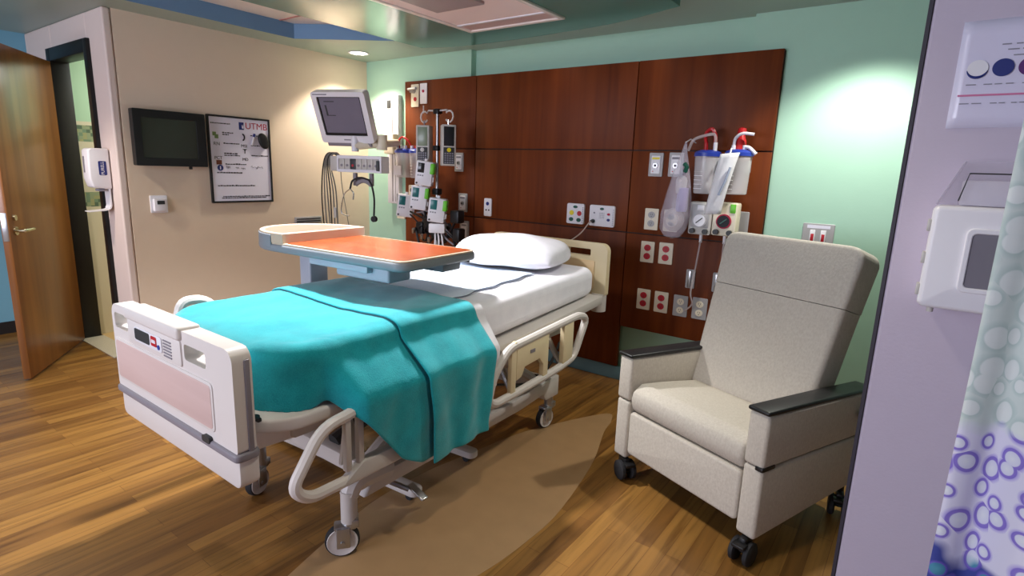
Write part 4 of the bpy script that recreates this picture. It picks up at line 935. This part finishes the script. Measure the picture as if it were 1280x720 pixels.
# module rack below
rk = thing('module_rack', 'lavender-white rack of monitor modules hanging under the patient monitor', 'medical equipment', (-3.72, 3.0, 1.50), R(18))
bm = bmesh.new(); bx(bm, -0.20, 0.21, -0.05, 0.06, -0.066, 0.066, 0.008); ca = obj('rack_case', bm, 'boxwhite', rk)
bm = bmesh.new(); prism(bm, rrect(-0.198, 0.208, -0.064, 0.064, 0.004, 2), 'xz', -0.062, -0.049, holes=[rrect(-0.185, 0.19, -0.045, 0.042, 0.004, 2)]); obj('rack_bezel', bm, 'boxwhite', ca)
for i, m in enumerate(('pumpgrey', 'pumpgrey', 'keypad', 'pumpgrey', 'pumpgrey', 'pumpgrey', 'pumpgrey')):
    x = -0.157 + i * 0.052
    md = obj('module', B(x - 0.024, x + 0.024, -0.057, -0.049, -0.042, 0.040, 0.002), m, rk)
    obj('module_port', CY((x, -0.056, -0.012), (x, -0.062, -0.012), 0.010, seg=14), 'bumper' if m != 'keypad' else 'socketred', md)
obj('side_module', B(-0.275, -0.204, -0.045, 0.05, -0.06, 0.058, 0.006), 'pumpgrey', rk)
obj('right_clip', B(0.168, 0.192, -0.075, -0.048, -0.05, 0.03, 0.004), 'keypad', rk)
bm = bmesh.new(); 
for x in (-0.06, 0.09): bx(bm, x - 0.014, x + 0.014, -0.03, 0.0, -0.17, -0.07, 0.004)
pts = [(-0.06 + 0.15 * i / 10, -0.015, -0.16 + 0.035 * math.sin(PI * i / 10)) for i in range(11)]; tube(bm, pts, 0.022, seg=8, flat=0.6); obj('hook_bracket', bm, 'bumper', rk)
# stethoscope on the bracket
stt = thing('stethoscope', 'dark stethoscope hanging from the bracket under the module rack', 'stethoscope', (-3.70, 2.96, 1.35), R(18))
bm = bmesh.new(); tube(bm, spline([(0.09, -0.02, 0.03), (0.12, -0.025, -0.02), (0.135, -0.02, -0.12), (0.13, -0.02, -0.25)], 7), 0.0075, seg=8); tube(bm, spline([(0.09, -0.02, 0.03), (0.02, -0.028, 0.045), (-0.06, -0.02, 0.02), (-0.085, -0.02, -0.045)], 7), 0.0075, seg=8); obj('tubing', bm, 'rubber', stt)
bm = bmesh.new(); tube(bm, spline([(-0.085, -0.02, -0.045), (-0.14, -0.02, -0.09), (-0.17, -0.02, -0.19), (-0.165, -0.02, -0.25), (-0.10, -0.02, -0.262)], 7), 0.0045, seg=8); tube(bm, spline([(-0.085, -0.02, -0.045), (-0.055, -0.02, -0.08), (-0.06, -0.02, -0.13)], 7), 0.0055, seg=8); obj('binaural', bm, 'chrome', stt)
obj('chest_piece', CY((0.13, -0.03, -0.275), (0.13, -0.005, -0.275), 0.024, seg=18), 'rubber', stt)
# monitor cables
cb = thing('monitor_cables', 'bundle of thin grey monitor leads hanging left of the module rack', 'cable bundle', (-4.08, 2.97, 1.57), R(18))
rnd = random.Random(11)
for i in range(6):
    x0 = -0.02 + 0.012 * i; xb = -0.075 + 0.028 * i
    pts = spline([(0.10, 0, -0.03), (x0 + 0.02, -0.02, 0.015), (x0 - 0.035, -0.03, -0.06), (xb - 0.01, -0.03, -0.30), (xb + 0.012 * rnd.uniform(-1, 1), -0.03, -0.55 - 0.03 * i), (xb + 0.01, -0.02, -0.66)], 7)
    obj('lead', T(pts, 0.0055, seg=6), 'cable' if i % 3 else 'rubber', cb)
obj('lead_connector', B(0.035, 0.06, -0.045, -0.02, -0.52, -0.43, 0.008), 'pumpgrey', cb)
obj('loose_lead', T(spline([(0.10, -0.01, 0.0), (0.11, -0.03, -0.2), (0.15, -0.03, -0.45), (0.18, -0.02, -0.66)], 8), 0.003, seg=6), 'cable', cb)
# ------------------------------------------------------------------ suction canisters
def canister(label, x, y, z, h, r, capm, group=None):
    t = thing('suction_canister', label, 'canister', (x, y, z))
    bm = bmesh.new(); lathe(bm, [(r * 0.80, 0.0), (r * 0.86, 0.006), (r * 0.97, h * 0.9), (r * 0.985, h)], 28); obj('jar', bm, 'clear', t)
    bm = bmesh.new(); lathe(bm, [(0, 0.001), (r * 0.80, 0.0)], 28); obj('jar_base', bm, 'clear', t)
    bm = bmesh.new(); lathe(bm, [(0, h + 0.028), (r * 0.6, h + 0.026), (r * 0.95, h + 0.016), (r * 1.04, h + 0.008), (r * 1.05, h - 0.012), (r * 0.98, h - 0.012)], 28); ld = obj('lid', bm, capm, t)
    bm = bmesh.new()
    for i in range(7): lathe(bm, [(r * (0.86 + 0.012 * i) + 0.0012, h * (0.12 + 0.11 * i)), (r * (0.86 + 0.012 * i) + 0.0012, h * (0.12 + 0.11 * i) + 0.004)], 28)
    # graduation lines only on the front third
    bmesh.ops.delete(bm, geom=[v for v in bm.verts if v.co.y > -0.2 * r or v.co.x > 0.1 * r], context='VERTS'); obj('graduation_marks', bm, 'boxwhite', t, solid=0.0006)
    bm = bmesh.new(); bx(bm, -0.05, 0.05, r * 0.8, r * 1.0 + 0.03, h * 0.55, h * 0.85, 0.004); obj('wall_bracket', bm, 'plategrey', t)
    return t, ld, h
t, ld, h_ = canister('clear suction canister with a blue lid beside the draped mask bag', -1.15, 3.545, 1.395, 0.235, 0.077, 'bluecap')
for (x, y), m in (((0.045, -0.02), 'boxwhite'), ((-0.02, 0.01), 'redcap')): obj('port', CY((x, y, h_ + 0.02), (x, y, h_ + 0.07), 0.012, seg=12), m, ld)
obj('red_tube', T(spline([(-0.02, 0.01, h_ + 0.06), (-0.025, 0.0, h_ + 0.12), (0.01, -0.01, h_ + 0.15), (0.035, -0.005, h_ + 0.11), (0.03, 0.02, h_ + 0.05)], 8), 0.011, seg=8), 'redcap', ld)
obj('white_tube', T(spline([(0.045, -0.02, h_ + 0.06), (0.035, -0.03, h_ + 0.115), (-0.04, -0.03, h_ + 0.105), (-0.09, -0.03, h_ + 0.08), (-0.115, -0.03, h_ + 0.02)], 8), 0.009, seg=8), 'tubing', ld)
t, ld, h_ = canister('clear suction canister with a blue lid, behind the hanging white packet', -0.968, 3.545, 1.40, 0.235, 0.077, 'bluecap')
for (x, y), m in (((-0.03, -0.02), 'boxwhite'), ((0.03, -0.01), 'boxwhite')): obj('port', CY((x, y, h_ + 0.02), (x, y, h_ + 0.05), 0.012, seg=12), m, ld)
bm = bmesh.new(); lathe(bm, [(0.034, 0), (0.030, 0.05), (0.018, 0.085), (0.026, 0.10), (0.022, 0.122), (0, 0.13)], 18, Matrix.Translation((0.0, 0.01, h_ + 0.025))); obj('red_cap', bm, 'redcap', ld)
obj('white_tube', T(spline([(-0.03, -0.02, h_ + 0.045), (-0.02, -0.03, h_ + 0.09), (0.02, -0.04, h_ + 0.115), (0.08, -0.03, h_ + 0.11)], 8), 0.009, seg=8), 'boxwhite', ld)
obj('side_tube', T(spline([(0.03, -0.01, h_ + 0.04), (0.06, -0.02, h_ + 0.035), (0.10, -0.02, h_ + 0.0)], 8), 0.010, seg=8), 'boxwhite', ld)
t, ld, h_ = canister('clear suction canister with a blue lid, nearest the monitor rack', -3.775, 3.50, 1.40, 0.22, 0.080, 'bluecap')
obj('paper_label', B(-0.045, 0.05, -0.088, -0.0815, 0.02, 0.10), 'paper', t)
obj('red_tube', T(spline([(-0.04, -0.02, h_ + 0.02), (-0.035, -0.03, h_ + 0.09), (0.02, -0.04, h_ + 0.12), (0.09, -0.04, h_ + 0.09), (0.12, -0.03, h_ + 0.04)], 8), 0.009, seg=8), 'redcap', ld)
for x in (-0.05, 0.0, 0.045): obj('port', CY((x, -0.03, h_ + 0.01), (x, -0.03, h_ + 0.05), 0.014, seg=12), 'boxwhite', ld)
t, ld, h_ = canister('clear suction canister with a blue lid, close behind the left infusion pump', -3.60, 3.50, 1.40, 0.22, 0.080, 'bluecap')
for x, m in ((-0.05, 'boxwhite'), (0.0, 'redcap'), (0.045, 'boxwhite')): obj('port', CY((x, -0.03, h_ + 0.01), (x, -0.03, h_ + 0.05), 0.014, seg=12), m, ld)
# hanging packet and mask bag
tw = thing('sterile_packet', 'long white packet hanging in front of the right suction canister', 'packet', (-0.99, 3.44, 1.635))
bm = bmesh.new(); g = []
for i in range(15):
    s = i / 14; l = []
    for k in range(7):
        u = k / 6 - 0.5
        l.append(bm.verts.new((-0.065 * s + u * (0.105 - 0.01 * s) , -0.012 * math.sin(PI * s) - 0.012 * math.cos(u * PI) - 0.004 * math.sin(u * 9 + s * 5), -0.355 * s + 0.01 * u)))
    g.append(l)
for a, b_ in zip(g, g[1:]):
    for k in range(6): bm.faces.new((a[k], a[k + 1], b_[k + 1], b_[k]))
pk = obj('packet_body', bm, 'towel', tw, solid=0.006)
bm = bmesh.new(); tube(bm, [(0.02, -0.034, -0.08), (0.0, -0.036, -0.16), (-0.03, -0.035, -0.24)], 0.006, seg=6, flat=2.0); obj('blue_print', bm, mat('pale_blue_print', S(168, 178, 206), 0.6), tw)
obj('hanging_tab', T([(0.0, 0.0, -0.005), (0.0, 0.02, 0.03)], 0.005, seg=6), 'boxwhite', tw)
mb = thing('mask_bag', 'clear plastic bag holding an oxygen mask and coiled tubing, hanging left of canisters', 'bag', (-1.27, 3.48, 1.70))
bm = bmesh.new(); lathe(bm, [(0.006, 0.0), (0.018, -0.06), (0.05, -0.18), (0.078, -0.32), (0.094, -0.44), (0.085, -0.53), (0.05, -0.58), (0.0, -0.595)], 26)
for v in bm.verts:
    k = 1 + 0.07 * math.sin(v.co.z * 40 + 5 * math.atan2(v.co.y, v.co.x)); v.co.x = v.co.x * k + 0.10 * v.co.z * 0.6; v.co.y *= 0.6 * k
obj('bag_film', bm, 'bagfilm', mb)
bm = bmesh.new(); lathe(bm, [(0.0, -0.27), (0.034, -0.275), (0.037, -0.40), (0.03, -0.42), (0, -0.42)], 18, Matrix.Translation((0.01, 0, 0))); obj('folded_sleeve', bm, mat('lilac_plastic', S(150, 138, 190), 0.4), mb, label='lilac folded sleeve')
bm = bmesh.new(); lathe(bm, [(0.030, -0.24), (0.036, -0.16), (0.028, -0.14), (0.012, -0.13)], 16, Matrix.Translation((-0.005, 0, -0.07))); obj('mask_cup', bm, 'clear', mb)
bm = bmesh.new(); tube(bm, [(0.012, -0.02, -0.13), (0.03, -0.03, -0.15), (0.02, -0.03, -0.18)], 0.014); obj('green_fitting', bm, 'greenb', mb)
bm = bmesh.new()
for i in range(4):
    rr = 0.045 + 0.008 * i; pts = [(-0.035 + rr * math.cos(a) * 0.9, -0.012 + 0.008 * i - 0.01, -0.475 + rr * math.sin(a)) for a in [2 * PI * k / 24 for k in range(24)]]
    tube(bm, pts, 0.006, seg=6, closed=True)
obj('coiled_tubing', bm, 'tubing', mb)
obj('drawstring', T([(0, 0, 0.0), (0.01, 0.05, 0.02), (0.03, 0.09, 0.0)], 0.004, seg=6), 'boxwhite', mb)
# vacuum regulators
def regulator(label, x, y, z, body, ring, dial, needle):
    t = thing('vacuum_regulator', label, 'regulator', (x, y, z))
    bm = bmesh.new(); prism(bm, rrect(-0.07, 0.07, -0.10, 0.10, 0.012, 4), 'xz', -0.06, 0.03, bev=0.008, seg=3); b_ = obj('housing', bm, body, t)
    disc(t, 'gauge_ring', 0.0, -0.012, 0.044, -0.055, -0.070, ring, 28, par=b_); disc(t, 'gauge_dial', 0.0, -0.012, 0.036, -0.07, -0.074, dial, 28, par=b_)
    bm = bmesh.new(); box(bm, (0.0, -0.0752, -0.012), (0.05, 0.0015, 0.006), rot=Matrix.Rotation(R(-40), 3, 'Y')); obj('needle', bm, needle, b_)
    for dx in (-0.04, 0.04): disc(t, 'control_knob', dx, -0.078, 0.016, -0.058, -0.08, 'keypad', 16, par=b_)
    obj('wall_connector', B(-0.05, 0.05, 0.03, PF - y, -0.06, 0.06, 0.004), 'plategrey', t)
    return t, b_
t, b_ = regulator('beige-grey vacuum regulator with a white round gauge beneath the left canister', -1.145, 3.56, 1.245, 'pumpgrey', 'plategrey', 'boxwhite', 'keypad')
obj('glass_cover', B(-0.055, 0.055, -0.064, -0.058, -0.055, 0.085, 0.004), 'plategrey', b_); obj('gauge_face_plate', B(-0.02, 0.022, -0.068, -0.062, 0.05, 0.082, 0.002), 'boxwhite', b_)
t, b_ = regulator('cream vacuum regulator with a dark red-ringed gauge beneath the white packet', -1.0, 3.56, 1.25, 'plateivory', 'inkred', 'ink', 'greenb')
obj('green_label', B(0.03, 0.062, -0.064, -0.059, 0.04, 0.092, 0.002), 'lime', b_)
tb_ = wthing('gas_bracket', 'grey plate on the panelling behind the cream vacuum regulator', 'wall plate', -0.945, 1.195); plate(tb_, 0.10, 0.20, 'plategrey', 0.012)
for lab, x, zt, pts in (('clear suction tube dropping from the white-gauge regulator to the lower outlets', -1.145, 1.147, [(0, 0, 0), (0.0, -0.005, -0.06), (-0.01, -0.01, -0.2), (-0.03, 0.0, -0.38), (-0.02, 0.02, -0.46), (-0.07, 0.045, -0.52)]), ('clear suction tube dropping from the red-ringed regulator behind the recliner', -1.0, 1.152, [(0, 0, 0), (0.0, -0.005, -0.06), (0.0, -0.01, -0.2), (-0.01, 0.0, -0.4), (0.01, 0.03, -0.5)])):
    t = thing('suction_tube', lab, 'tube', (x, 3.555, zt)); obj('tubing', T(spline(pts, 8), 0.0055, seg=8), 'tubing', t); obj('connector', CY((0, 0, 0.004), (0, 0, -0.055), 0.011, r1=0.009), 'boxwhite', t)
# ------------------------------------------------------------------ infusion pole with pumps
PX, PY_ = -3.235, 3.35
ip = thing('infusion_pole', 'chrome infusion pole with curled top hooks behind the bed head', 'infusion stand', (PX, PY_, 0))
obj('pole', CY((0, 0, 0.08), (0, 0, 1.92), 0.0125), 'steel', ip)
obj('clamp', B(-0.028, 0.028, -0.028, 0.028, 1.905, 1.945, 0.008), 'black', ip); obj('clamp', B(-0.028, 0.028, -0.03, 0.03, 1.625, 1.665, 0.008), 'black', ip); obj('clamp', B(-0.03, 0.03, -0.03, 0.03, 1.28, 1.33, 0.008), 'black', ip)
for s in (-1, 1):
    pts = [(0, 0, 1.93), (s * 0.10, 0, 1.935)] + [(s * (0.135 + 0.040 * math.cos(a)), -0.01, 1.885 + 0.044 * math.sin(a)) for a in [R(140 - 36 * i) for i in range(9)]]
    obj('hook', T(pts, 0.0065, seg=8), 'wheelwhite', ip)
obj('spike', T([(-0.155, 0, 1.915), (-0.155, 0, 1.975)], 0.005), 'wheelwhite', ip)
obj('side_bar', T([(0, 0, 1.165), (-0.38, 0.06, 1.165)], 0.010), 'black', ip); obj('base_hub', CY((0, 0, 0.07), (0, 0, 0.12), 0.04), 'bumper', ip)
for i in range(5):
    a = 2 * PI * i / 5 + 0.3; lg = obj('base_leg', T([(0, 0, 0.09), (0.27 * math.cos(a), 0.27 * math.sin(a), 0.065)], 0.016), 'bumper', ip)
    obj('castor_wheel', CY((0.27 * math.cos(a) - 0.012 * math.sin(a), 0.27 * math.sin(a) + 0.012 * math.cos(a), 0.03), (0.27 * math.cos(a) + 0.012 * math.sin(a), 0.27 * math.sin(a) - 0.012 * math.cos(a), 0.03), 0.03), 'rubber', lg)
def big_pump(label, x, y, z, rz, lit):
    t = thing('infusion_pump', label, 'infusion pump', (x, y, z), rz)
    bm = bmesh.new(); bx(bm, -0.055, 0.055, -0.05, 0.06, -0.155, 0.155, 0.008, 3); b_ = obj('case', bm, 'pumpgrey', t)
    bm = bmesh.new(); bx(bm, -0.04, 0.04, -0.054, -0.048, -0.005, 0.14, 0.003); obj('display', bm, 'lcd' if lit else 'screen', b_)
    kp = obj('keypad', B(-0.042, 0.042, -0.053, -0.048, -0.14, -0.015, 0.003), 'keypad', b_)
    bm = bmesh.new()
    for i in range(4):
        for k in range(5): bx(bm, -0.034 + i * 0.0185, -0.022 + i * 0.0185, -0.0545, -0.0525, -0.135 + k * 0.017, -0.124 + k * 0.017)
    obj('keys', bm, 'inkgrey', kp)
    disc(t, 'dial', 0, -0.035, 0.016, -0.052, -0.058, 'pumpgrey' if lit else 'yellow', 18, par=b_)
    obj('hanger', T([(0, 0, 0.15), (0, 0, 0.195)], 0.006), 'chrome', t); obj('pole_clamp', B(-0.02, 0.02, 0.055, 0.09, -0.03, 0.03, 0.004), 'black', t)
big_pump('tall grey infusion pump with a pale green display, left of the pole', PX - 0.125, 3.33, 1.665, R(28), True)
big_pump('tall grey infusion pump with a black display, right of the pole', PX + 0.135, 3.33, 1.665, R(50), False)
def small_pump(label, x, y, z, rz, m, tilt=R(6)):
    t = thing('pump_module', label, 'infusion pump', (x, y, z), rz); tr = Matrix.Rotation(tilt, 4, 'Y')
    def q(bm): bm.transform(tr); return bm
    b_ = obj('case', q(B(-0.068, 0.068, -0.045, 0.045, -0.095, 0.095, 0.01, 3)), 'boxwhite', t)
    obj('display', q(B(-0.052, 0.0, -0.048, -0.043, 0.005, 0.08, 0.002)), m, b_)
    obj('side_door', q(B(0.045, 0.078, -0.05, 0.02, 0.0, 0.085, 0.008)), 'lime', b_)
    bm = bmesh.new(); cyl(bm, (-0.05, -0.044, -0.078), (-0.05, -0.049, -0.078), 0.008, 12); obj('power_button', q(bm), 'keypad', b_)
    bm = bmesh.new()
    for i in range(3): bx(bm, -0.05 + i * 0.018, -0.038 + i * 0.018, -0.047, -0.044, -0.022, -0.012)
    obj('keys', q(bm), 'inkgrey', b_)
    obj('latch', q(B(0.06, 0.08, -0.03, -0.01, -0.06, -0.02, 0.004)), 'boxwhite', b_); obj('top_clip', q(B(-0.012, 0.012, -0.02, 0.01, 0.093, 0.115, 0.004)), 'boxwhite', b_)
    obj('bracket', q(B(-0.03, 0.03, 0.04, 0.075, -0.04, 0.04, 0.004)), 'black', t)
small_pump('white pump module with a black display, topmost on the pole', PX - 0.055, 3.27, 1.445, R(32), 'screen')
small_pump('white pump module with a teal display, second from the top of the pole', PX - 0.115, 3.27, 1.25, R(32), 'lcdteal')
small_pump('white pump module with a teal display, lowest and right with white cords beneath', PX + 0.085, 3.27, 1.165, R(32), 'lcdteal')
small_pump('white pump module with a teal display, leftmost and overlapping the ivory plate', PX - 0.42, 3.40, 1.165, R(40), 'lcdteal')
t = thing('power_adapter', 'white power box with three white cords under the lowest pump module', 'power supply', (PX + 0.085, 3.27, 1.03), R(30)); obj('box', B(-0.065, 0.065, -0.035, 0.035, -0.045, 0.03, 0.008), 'boxwhite', t)
for i in range(3): obj('white_cord', T(spline([(-0.02 + 0.025 * i, 0, -0.04), (-0.015 + 0.03 * i, -0.015, -0.11), (-0.03 + 0.045 * i, -0.01, -0.24), (-0.02 + 0.05 * i, 0.0, -0.42)], 7), 0.007, seg=8), 'boxwhite', t)
t = thing('cable_tangle', 'dark tangle of power cords and plugs hanging on the lower infusion pole', 'cable bundle', (PX, 3.32, 1.06)); rnd = random.Random(5)
for i in range(16):
    a, b_ = rnd.uniform(-0.28, 0.28), rnd.uniform(-0.28, 0.28)
    pts = spline([(a, rnd.uniform(-0.03, 0.05), rnd.uniform(0.0, 0.14)), (a * 0.5 + rnd.uniform(-0.08, 0.08), rnd.uniform(-0.05, 0.06), rnd.uniform(-0.14, 0.08)), (b_ * 0.6, rnd.uniform(-0.05, 0.05), rnd.uniform(-0.24, 0.05)), (b_, rnd.uniform(-0.05, 0.05), rnd.uniform(-0.34, 0.02))], 7)
    obj('cord', T(pts, rnd.uniform(0.006, 0.011), seg=6), 'black' if i % 5 else 'bumper', t)
for x, z, w in ((-0.06, -0.02, 0.10), (-0.16, -0.06, 0.08), (0.23, 0.06, 0.09), (0.02, -0.08, 0.09), (0.25, -0.08, 0.07)): obj('power_brick', B(x - w / 2, x + w / 2, -0.02, 0.06, z - 0.05, z + 0.05, 0.012), 'black', t)
for x, z in ((-0.20, -0.10), (-0.10, -0.14), (-0.02, -0.16)):
    bm = bmesh.new(); cyl(bm, (x, -0.04, z), (x + 0.02, -0.06, z + 0.035), 0.012, 12); obj('plug_end', bm, 'steel', t)
# ivory plates behind the left canisters
t = wthing('valve_plate', 'ivory plate with round dark ports behind the second pump module', 'wall plate', -3.815, 1.225); plate(t, 0.13, 0.21, 'plateivory', 0.01)
for z in (0.06, -0.005, -0.06): disc(t, 'dark_port', -0.02, z, 0.02, -0.009, -0.016, 'rubber', 18)
t = thing('valve_plate', 'ivory plate with round dark ports at the panelling edge, left of pump modules', 'wall plate', (-3.98, HY, 1.13), 0); plate(t, 0.10, 0.23, 'plateivory', 0.05)
for z in (0.06, 0.0, -0.06): disc(t, 'dark_port', -0.015, z, 0.022, -0.049, -0.056, 'rubber', 18)

# ------------------------------------------------------------------ grey wall end: poster, dispenser cabinet, curtain
GY = 1.5
t = thing('hygiene_poster', 'glossy white hand hygiene poster with coloured discs on the grey wall', 'poster', (0.1, GY + 0.0013, 1.715))
bm = bmesh.new(); g = []
for i in range(13):
    l = []
    for k in range(9):
        u, v = i / 12, k / 8; l.append(bm.verts.new((-0.105 + 0.21 * u, -0.0016 - 0.0007 * (1 + math.sin(u * 7 + v * 3)) * (1 - v * 0.6), -0.102 + 0.204 * v + 0.003 * u)))
    g.append(l)
for a, b_ in zip(g, g[1:]):
    for k in range(8): bm.faces.new((a[k], b_[k], b_[k + 1], a[k + 1]))
obj('paper_sheet', bm, 'paperglossy', t, solid=0.0008)
for x, m in ((-0.071, 'boxwhite'), (-0.032, 'inkblue'), (0.007, 'inkpurple'), (0.046, 'inkpink')): disc(t, 'printed_disc', x, 0.012, 0.0165, -0.0042, -0.0049, m, 28)
bm = bmesh.new()
pts = [(-0.071 + 0.0165 * math.cos(a), -0.0047, 0.012 + 0.0165 * math.sin(a)) for a in [R(190 + 13 * i) for i in range(13)]]; tube(bm, pts, [0.0006 + 0.0022 * math.sin(PI * i / 12) for i in range(13)], seg=6); obj('disc_rim', bm, 'inkblue', t)
obj('pink_scale', B(-0.095, 0.09, -0.0048, -0.003, -0.040, -0.0365), 'inkpink', t)
bm = bmesh.new(); rnd = random.Random(9)
for z, x0 in ((0.055, -0.04), (0.045, -0.03), (-0.018, -0.085), (-0.054, -0.09), (0.034, -0.02)):
    x = x0
    while x < 0.09:
        w_ = 0.008 + 0.012 * rnd.random(); bx(bm, x, x + w_, -0.0047, -0.003, z - 0.0009, z + 0.0009); x += w_ + 0.012 * rnd.random() + 0.003
obj('printed_lines', bm, 'inkgrey', t, kind='stuff')
t = thing('supply_dispenser', 'white hinged wall cabinet with a window and smoky tilted lid on grey wall', 'dispenser', (0.125, GY, 1.255))
bm = bmesh.new(); prism(bm, rrect(-0.125, 0.125, 0.0, 0.205, 0.014, 4), 'xz', -0.10, -0.0005, bev=0.01, seg=4); cb_ = obj('cabinet', bm, 'boxwhite', t)
bm = bmesh.new(); prism(bm, rrect(-0.066, 0.075, 0.04, 0.165, 0.012, 4), 'xz', -0.106, -0.098, holes=[rrect(-0.056, 0.065, 0.05, 0.155, 0.008, 4)]); obj('window_frame', bm, 'boxwhite', cb_, bev=0.002)
obj('window_pane', B(-0.058, 0.067, -0.1025, -0.0985, 0.048, 0.157), 'windowgrey', cb_)
for z in (0.035, 0.10, 0.165): obj('hinge', B(-0.130, -0.121, -0.095, -0.075, z - 0.012, z + 0.012, 0.002), 'pumpgrey', cb_)
obj('foot_peg', CY((-0.10, -0.07, 0.002), (-0.10, -0.07, -0.012), 0.006), 'pumpgrey', cb_)
bm = bmesh.new(); prism(bm, [(-0.122, 0.206), (0.12, 0.206), (0.12, 0.292), (-0.088, 0.292)], 'xz', -0.075, -0.072); prism(bm, [(-0.122, 0.206), (-0.119, 0.206), (-0.085, 0.290), (-0.088, 0.292)], 'xz', -0.075, -0.002); lid_ = obj('smoky_lid', bm, 'smoky', t)
obj('lid_tray', B(-0.085, 0.11, -0.06, -0.006, 0.206, 0.255, 0.004), 'boxwhite', t)
bm = bmesh.new(); tube(bm, [(-0.088, -0.0745, 0.215), (-0.078, -0.0745, 0.268), (0.115, -0.0745, 0.268)], 0.0015, seg=6); obj('lid_edge', bm, 'keypad', lid_)
t = thing('privacy_curtain', 'hanging privacy curtain printed with pale green and purple rings at right edge', 'curtain', (0.080, 1.1, 0))
bm = bmesh.new(); uvl = bm.loops.layers.uv.new('UVMap'); nz_, nu_ = 46, 90; Wc = 0.9; g = []
for i in range(nu_ + 1):
    s = Wc * i / nu_; l = []
    for k in range(nz_ + 1):
        z = 0.25 + 2.14 * k / nz_
        x = s * 0.80 + 0.008 * math.sin(s * 38 + 0.5); y = -0.10 * s + 0.030 * math.sin(s * 30 - 0.4) * (0.55 + 0.45 * math.cos(z * 0.8)) * min(1, s / 0.05 + 0.2)
        l.append(bm.verts.new((x, y, z)))
    g.append(l)
for i in range(nu_):
    for k in range(nz_):
        fc = bm.faces.new((g[i][k], g[i + 1][k], g[i + 1][k + 1], g[i][k + 1]))
        for lp, (a, b_) in zip(fc.loops, ((i, k), (i + 1, k), (i + 1, k + 1), (i, k + 1))): lp[uvl].uv = (Wc * a / nu_, 0.25 + 2.14 * b_ / nz_)
obj('curtain_fabric', bm, 'curtain', t, solid=0.0015, ang=180)
bm = bmesh.new(); bx(bm, -0.1, 0.85, -0.06, -0.03, 2.40, 2.44, 0.004); obj('curtain_track', bm, 'boxwhite', t)


# ------------------------------------------------------------------ lights
def area(name, loc, size, power, col, rot=(0, 0, 0)):
    l = bpy.data.lights.new(name, 'AREA'); l.energy = power; l.color = col; l.shape = 'RECTANGLE'; l.size, l.size_y = size
    o = bpy.data.objects.new(name, l); C.objects.link(o); o.location = loc; o.rotation_euler = rot; return o
def spot(name, loc, power, col, ang=100, blend=0.5, tgt=None, rad=0.05):
    l = bpy.data.lights.new(name, 'SPOT'); l.energy = power; l.color = col; l.spot_size = R(ang); l.spot_blend = blend; l.shadow_soft_size = rad
    o = bpy.data.objects.new(name, l); C.objects.link(o); o.location = loc
    if tgt: o.rotation_euler = (Vector(tgt) - Vector(loc)).to_track_quat('-Z', 'Y').to_euler()
    return o
def downlight(x, y, z, label, power, ang=105, col=(1, 0.89, 0.74), blend=0.4):
    t = thing('recessed_downlight', label, 'ceiling light', (x, y, z))
    bm = bmesh.new(); lathe(bm, [(0.075, 0.0), (0.09, -0.003), (0.09, -0.006), (0.072, -0.006), (0.070, 0.0)], 28); obj('trim_ring', bm, 'boxwhite', t)
    bm = bmesh.new(); lathe(bm, [(0, -0.003), (0.071, -0.003)], 28); obj('lens', bm, 'lamp', t)
    spot('downlight_lamp', (x, y, z - 0.02), power, col, ang, blend)
downlight(-4.18, 3.352, CZ, 'round lit recessed ceiling light above the patient monitor', 85, 112)
WHITE = (1, 0.94, 0.88)
area('window_daylight', (-2.9, -3.02, 1.55), (3.2, 1.4), 150, (0.82, 0.84, 1.0), (R(90), 0, 0))
spot('bed_lamp', (-2.55, 1.88, 2.34), 345, (1, 0.98, 0.97), 112, 0.8, (-2.45, 1.8, 0), 0.09)
area('ceiling_lamp', (-2.4, -0.7, 2.38), (1.2, 0.6), 10, WHITE)
for x in (-2.3, -1.62): spot('panel_glow_spot', (x, 3.50, 2.42), 2.5, (1, 0.85, 0.7), 130, 0.9, None, 0.12)  # unseen weak spots added for two soft glows on the upper panelling
spot('downlight_over_recliner', (-0.35, 3.25, 2.42), 95, (1, 0.97, 0.88), 116, 0.6)
spot('downlight_by_door', (-4.2, 0.6, 2.42), 85, (1, 0.87, 0.70), 120, 0.6)
spot('downlight_front', (-0.8, 1.3, 2.42), 42, (1, 0.88, 0.70), 110, 0.6)
area('bathroom_lamp', (-5.1, 2.4, 2.40), (0.5, 0.5), 18, (0.95, 1, 0.92))
w = bpy.data.worlds.new('world'); bpy.context.scene.world = w; w.use_nodes = True
w.node_tree.nodes['Background'].inputs[0].default_value = (0.8, 0.85, 1.0, 1); w.node_tree.nodes['Background'].inputs[1].default_value = 0.3
sc = bpy.context.scene
sc.view_settings.view_transform = 'Standard'; sc.view_settings.look = 'None'; sc.view_settings.gamma = 1.0; sc.view_settings.use_curve_mapping = False
sc.view_settings.exposure = 0.0
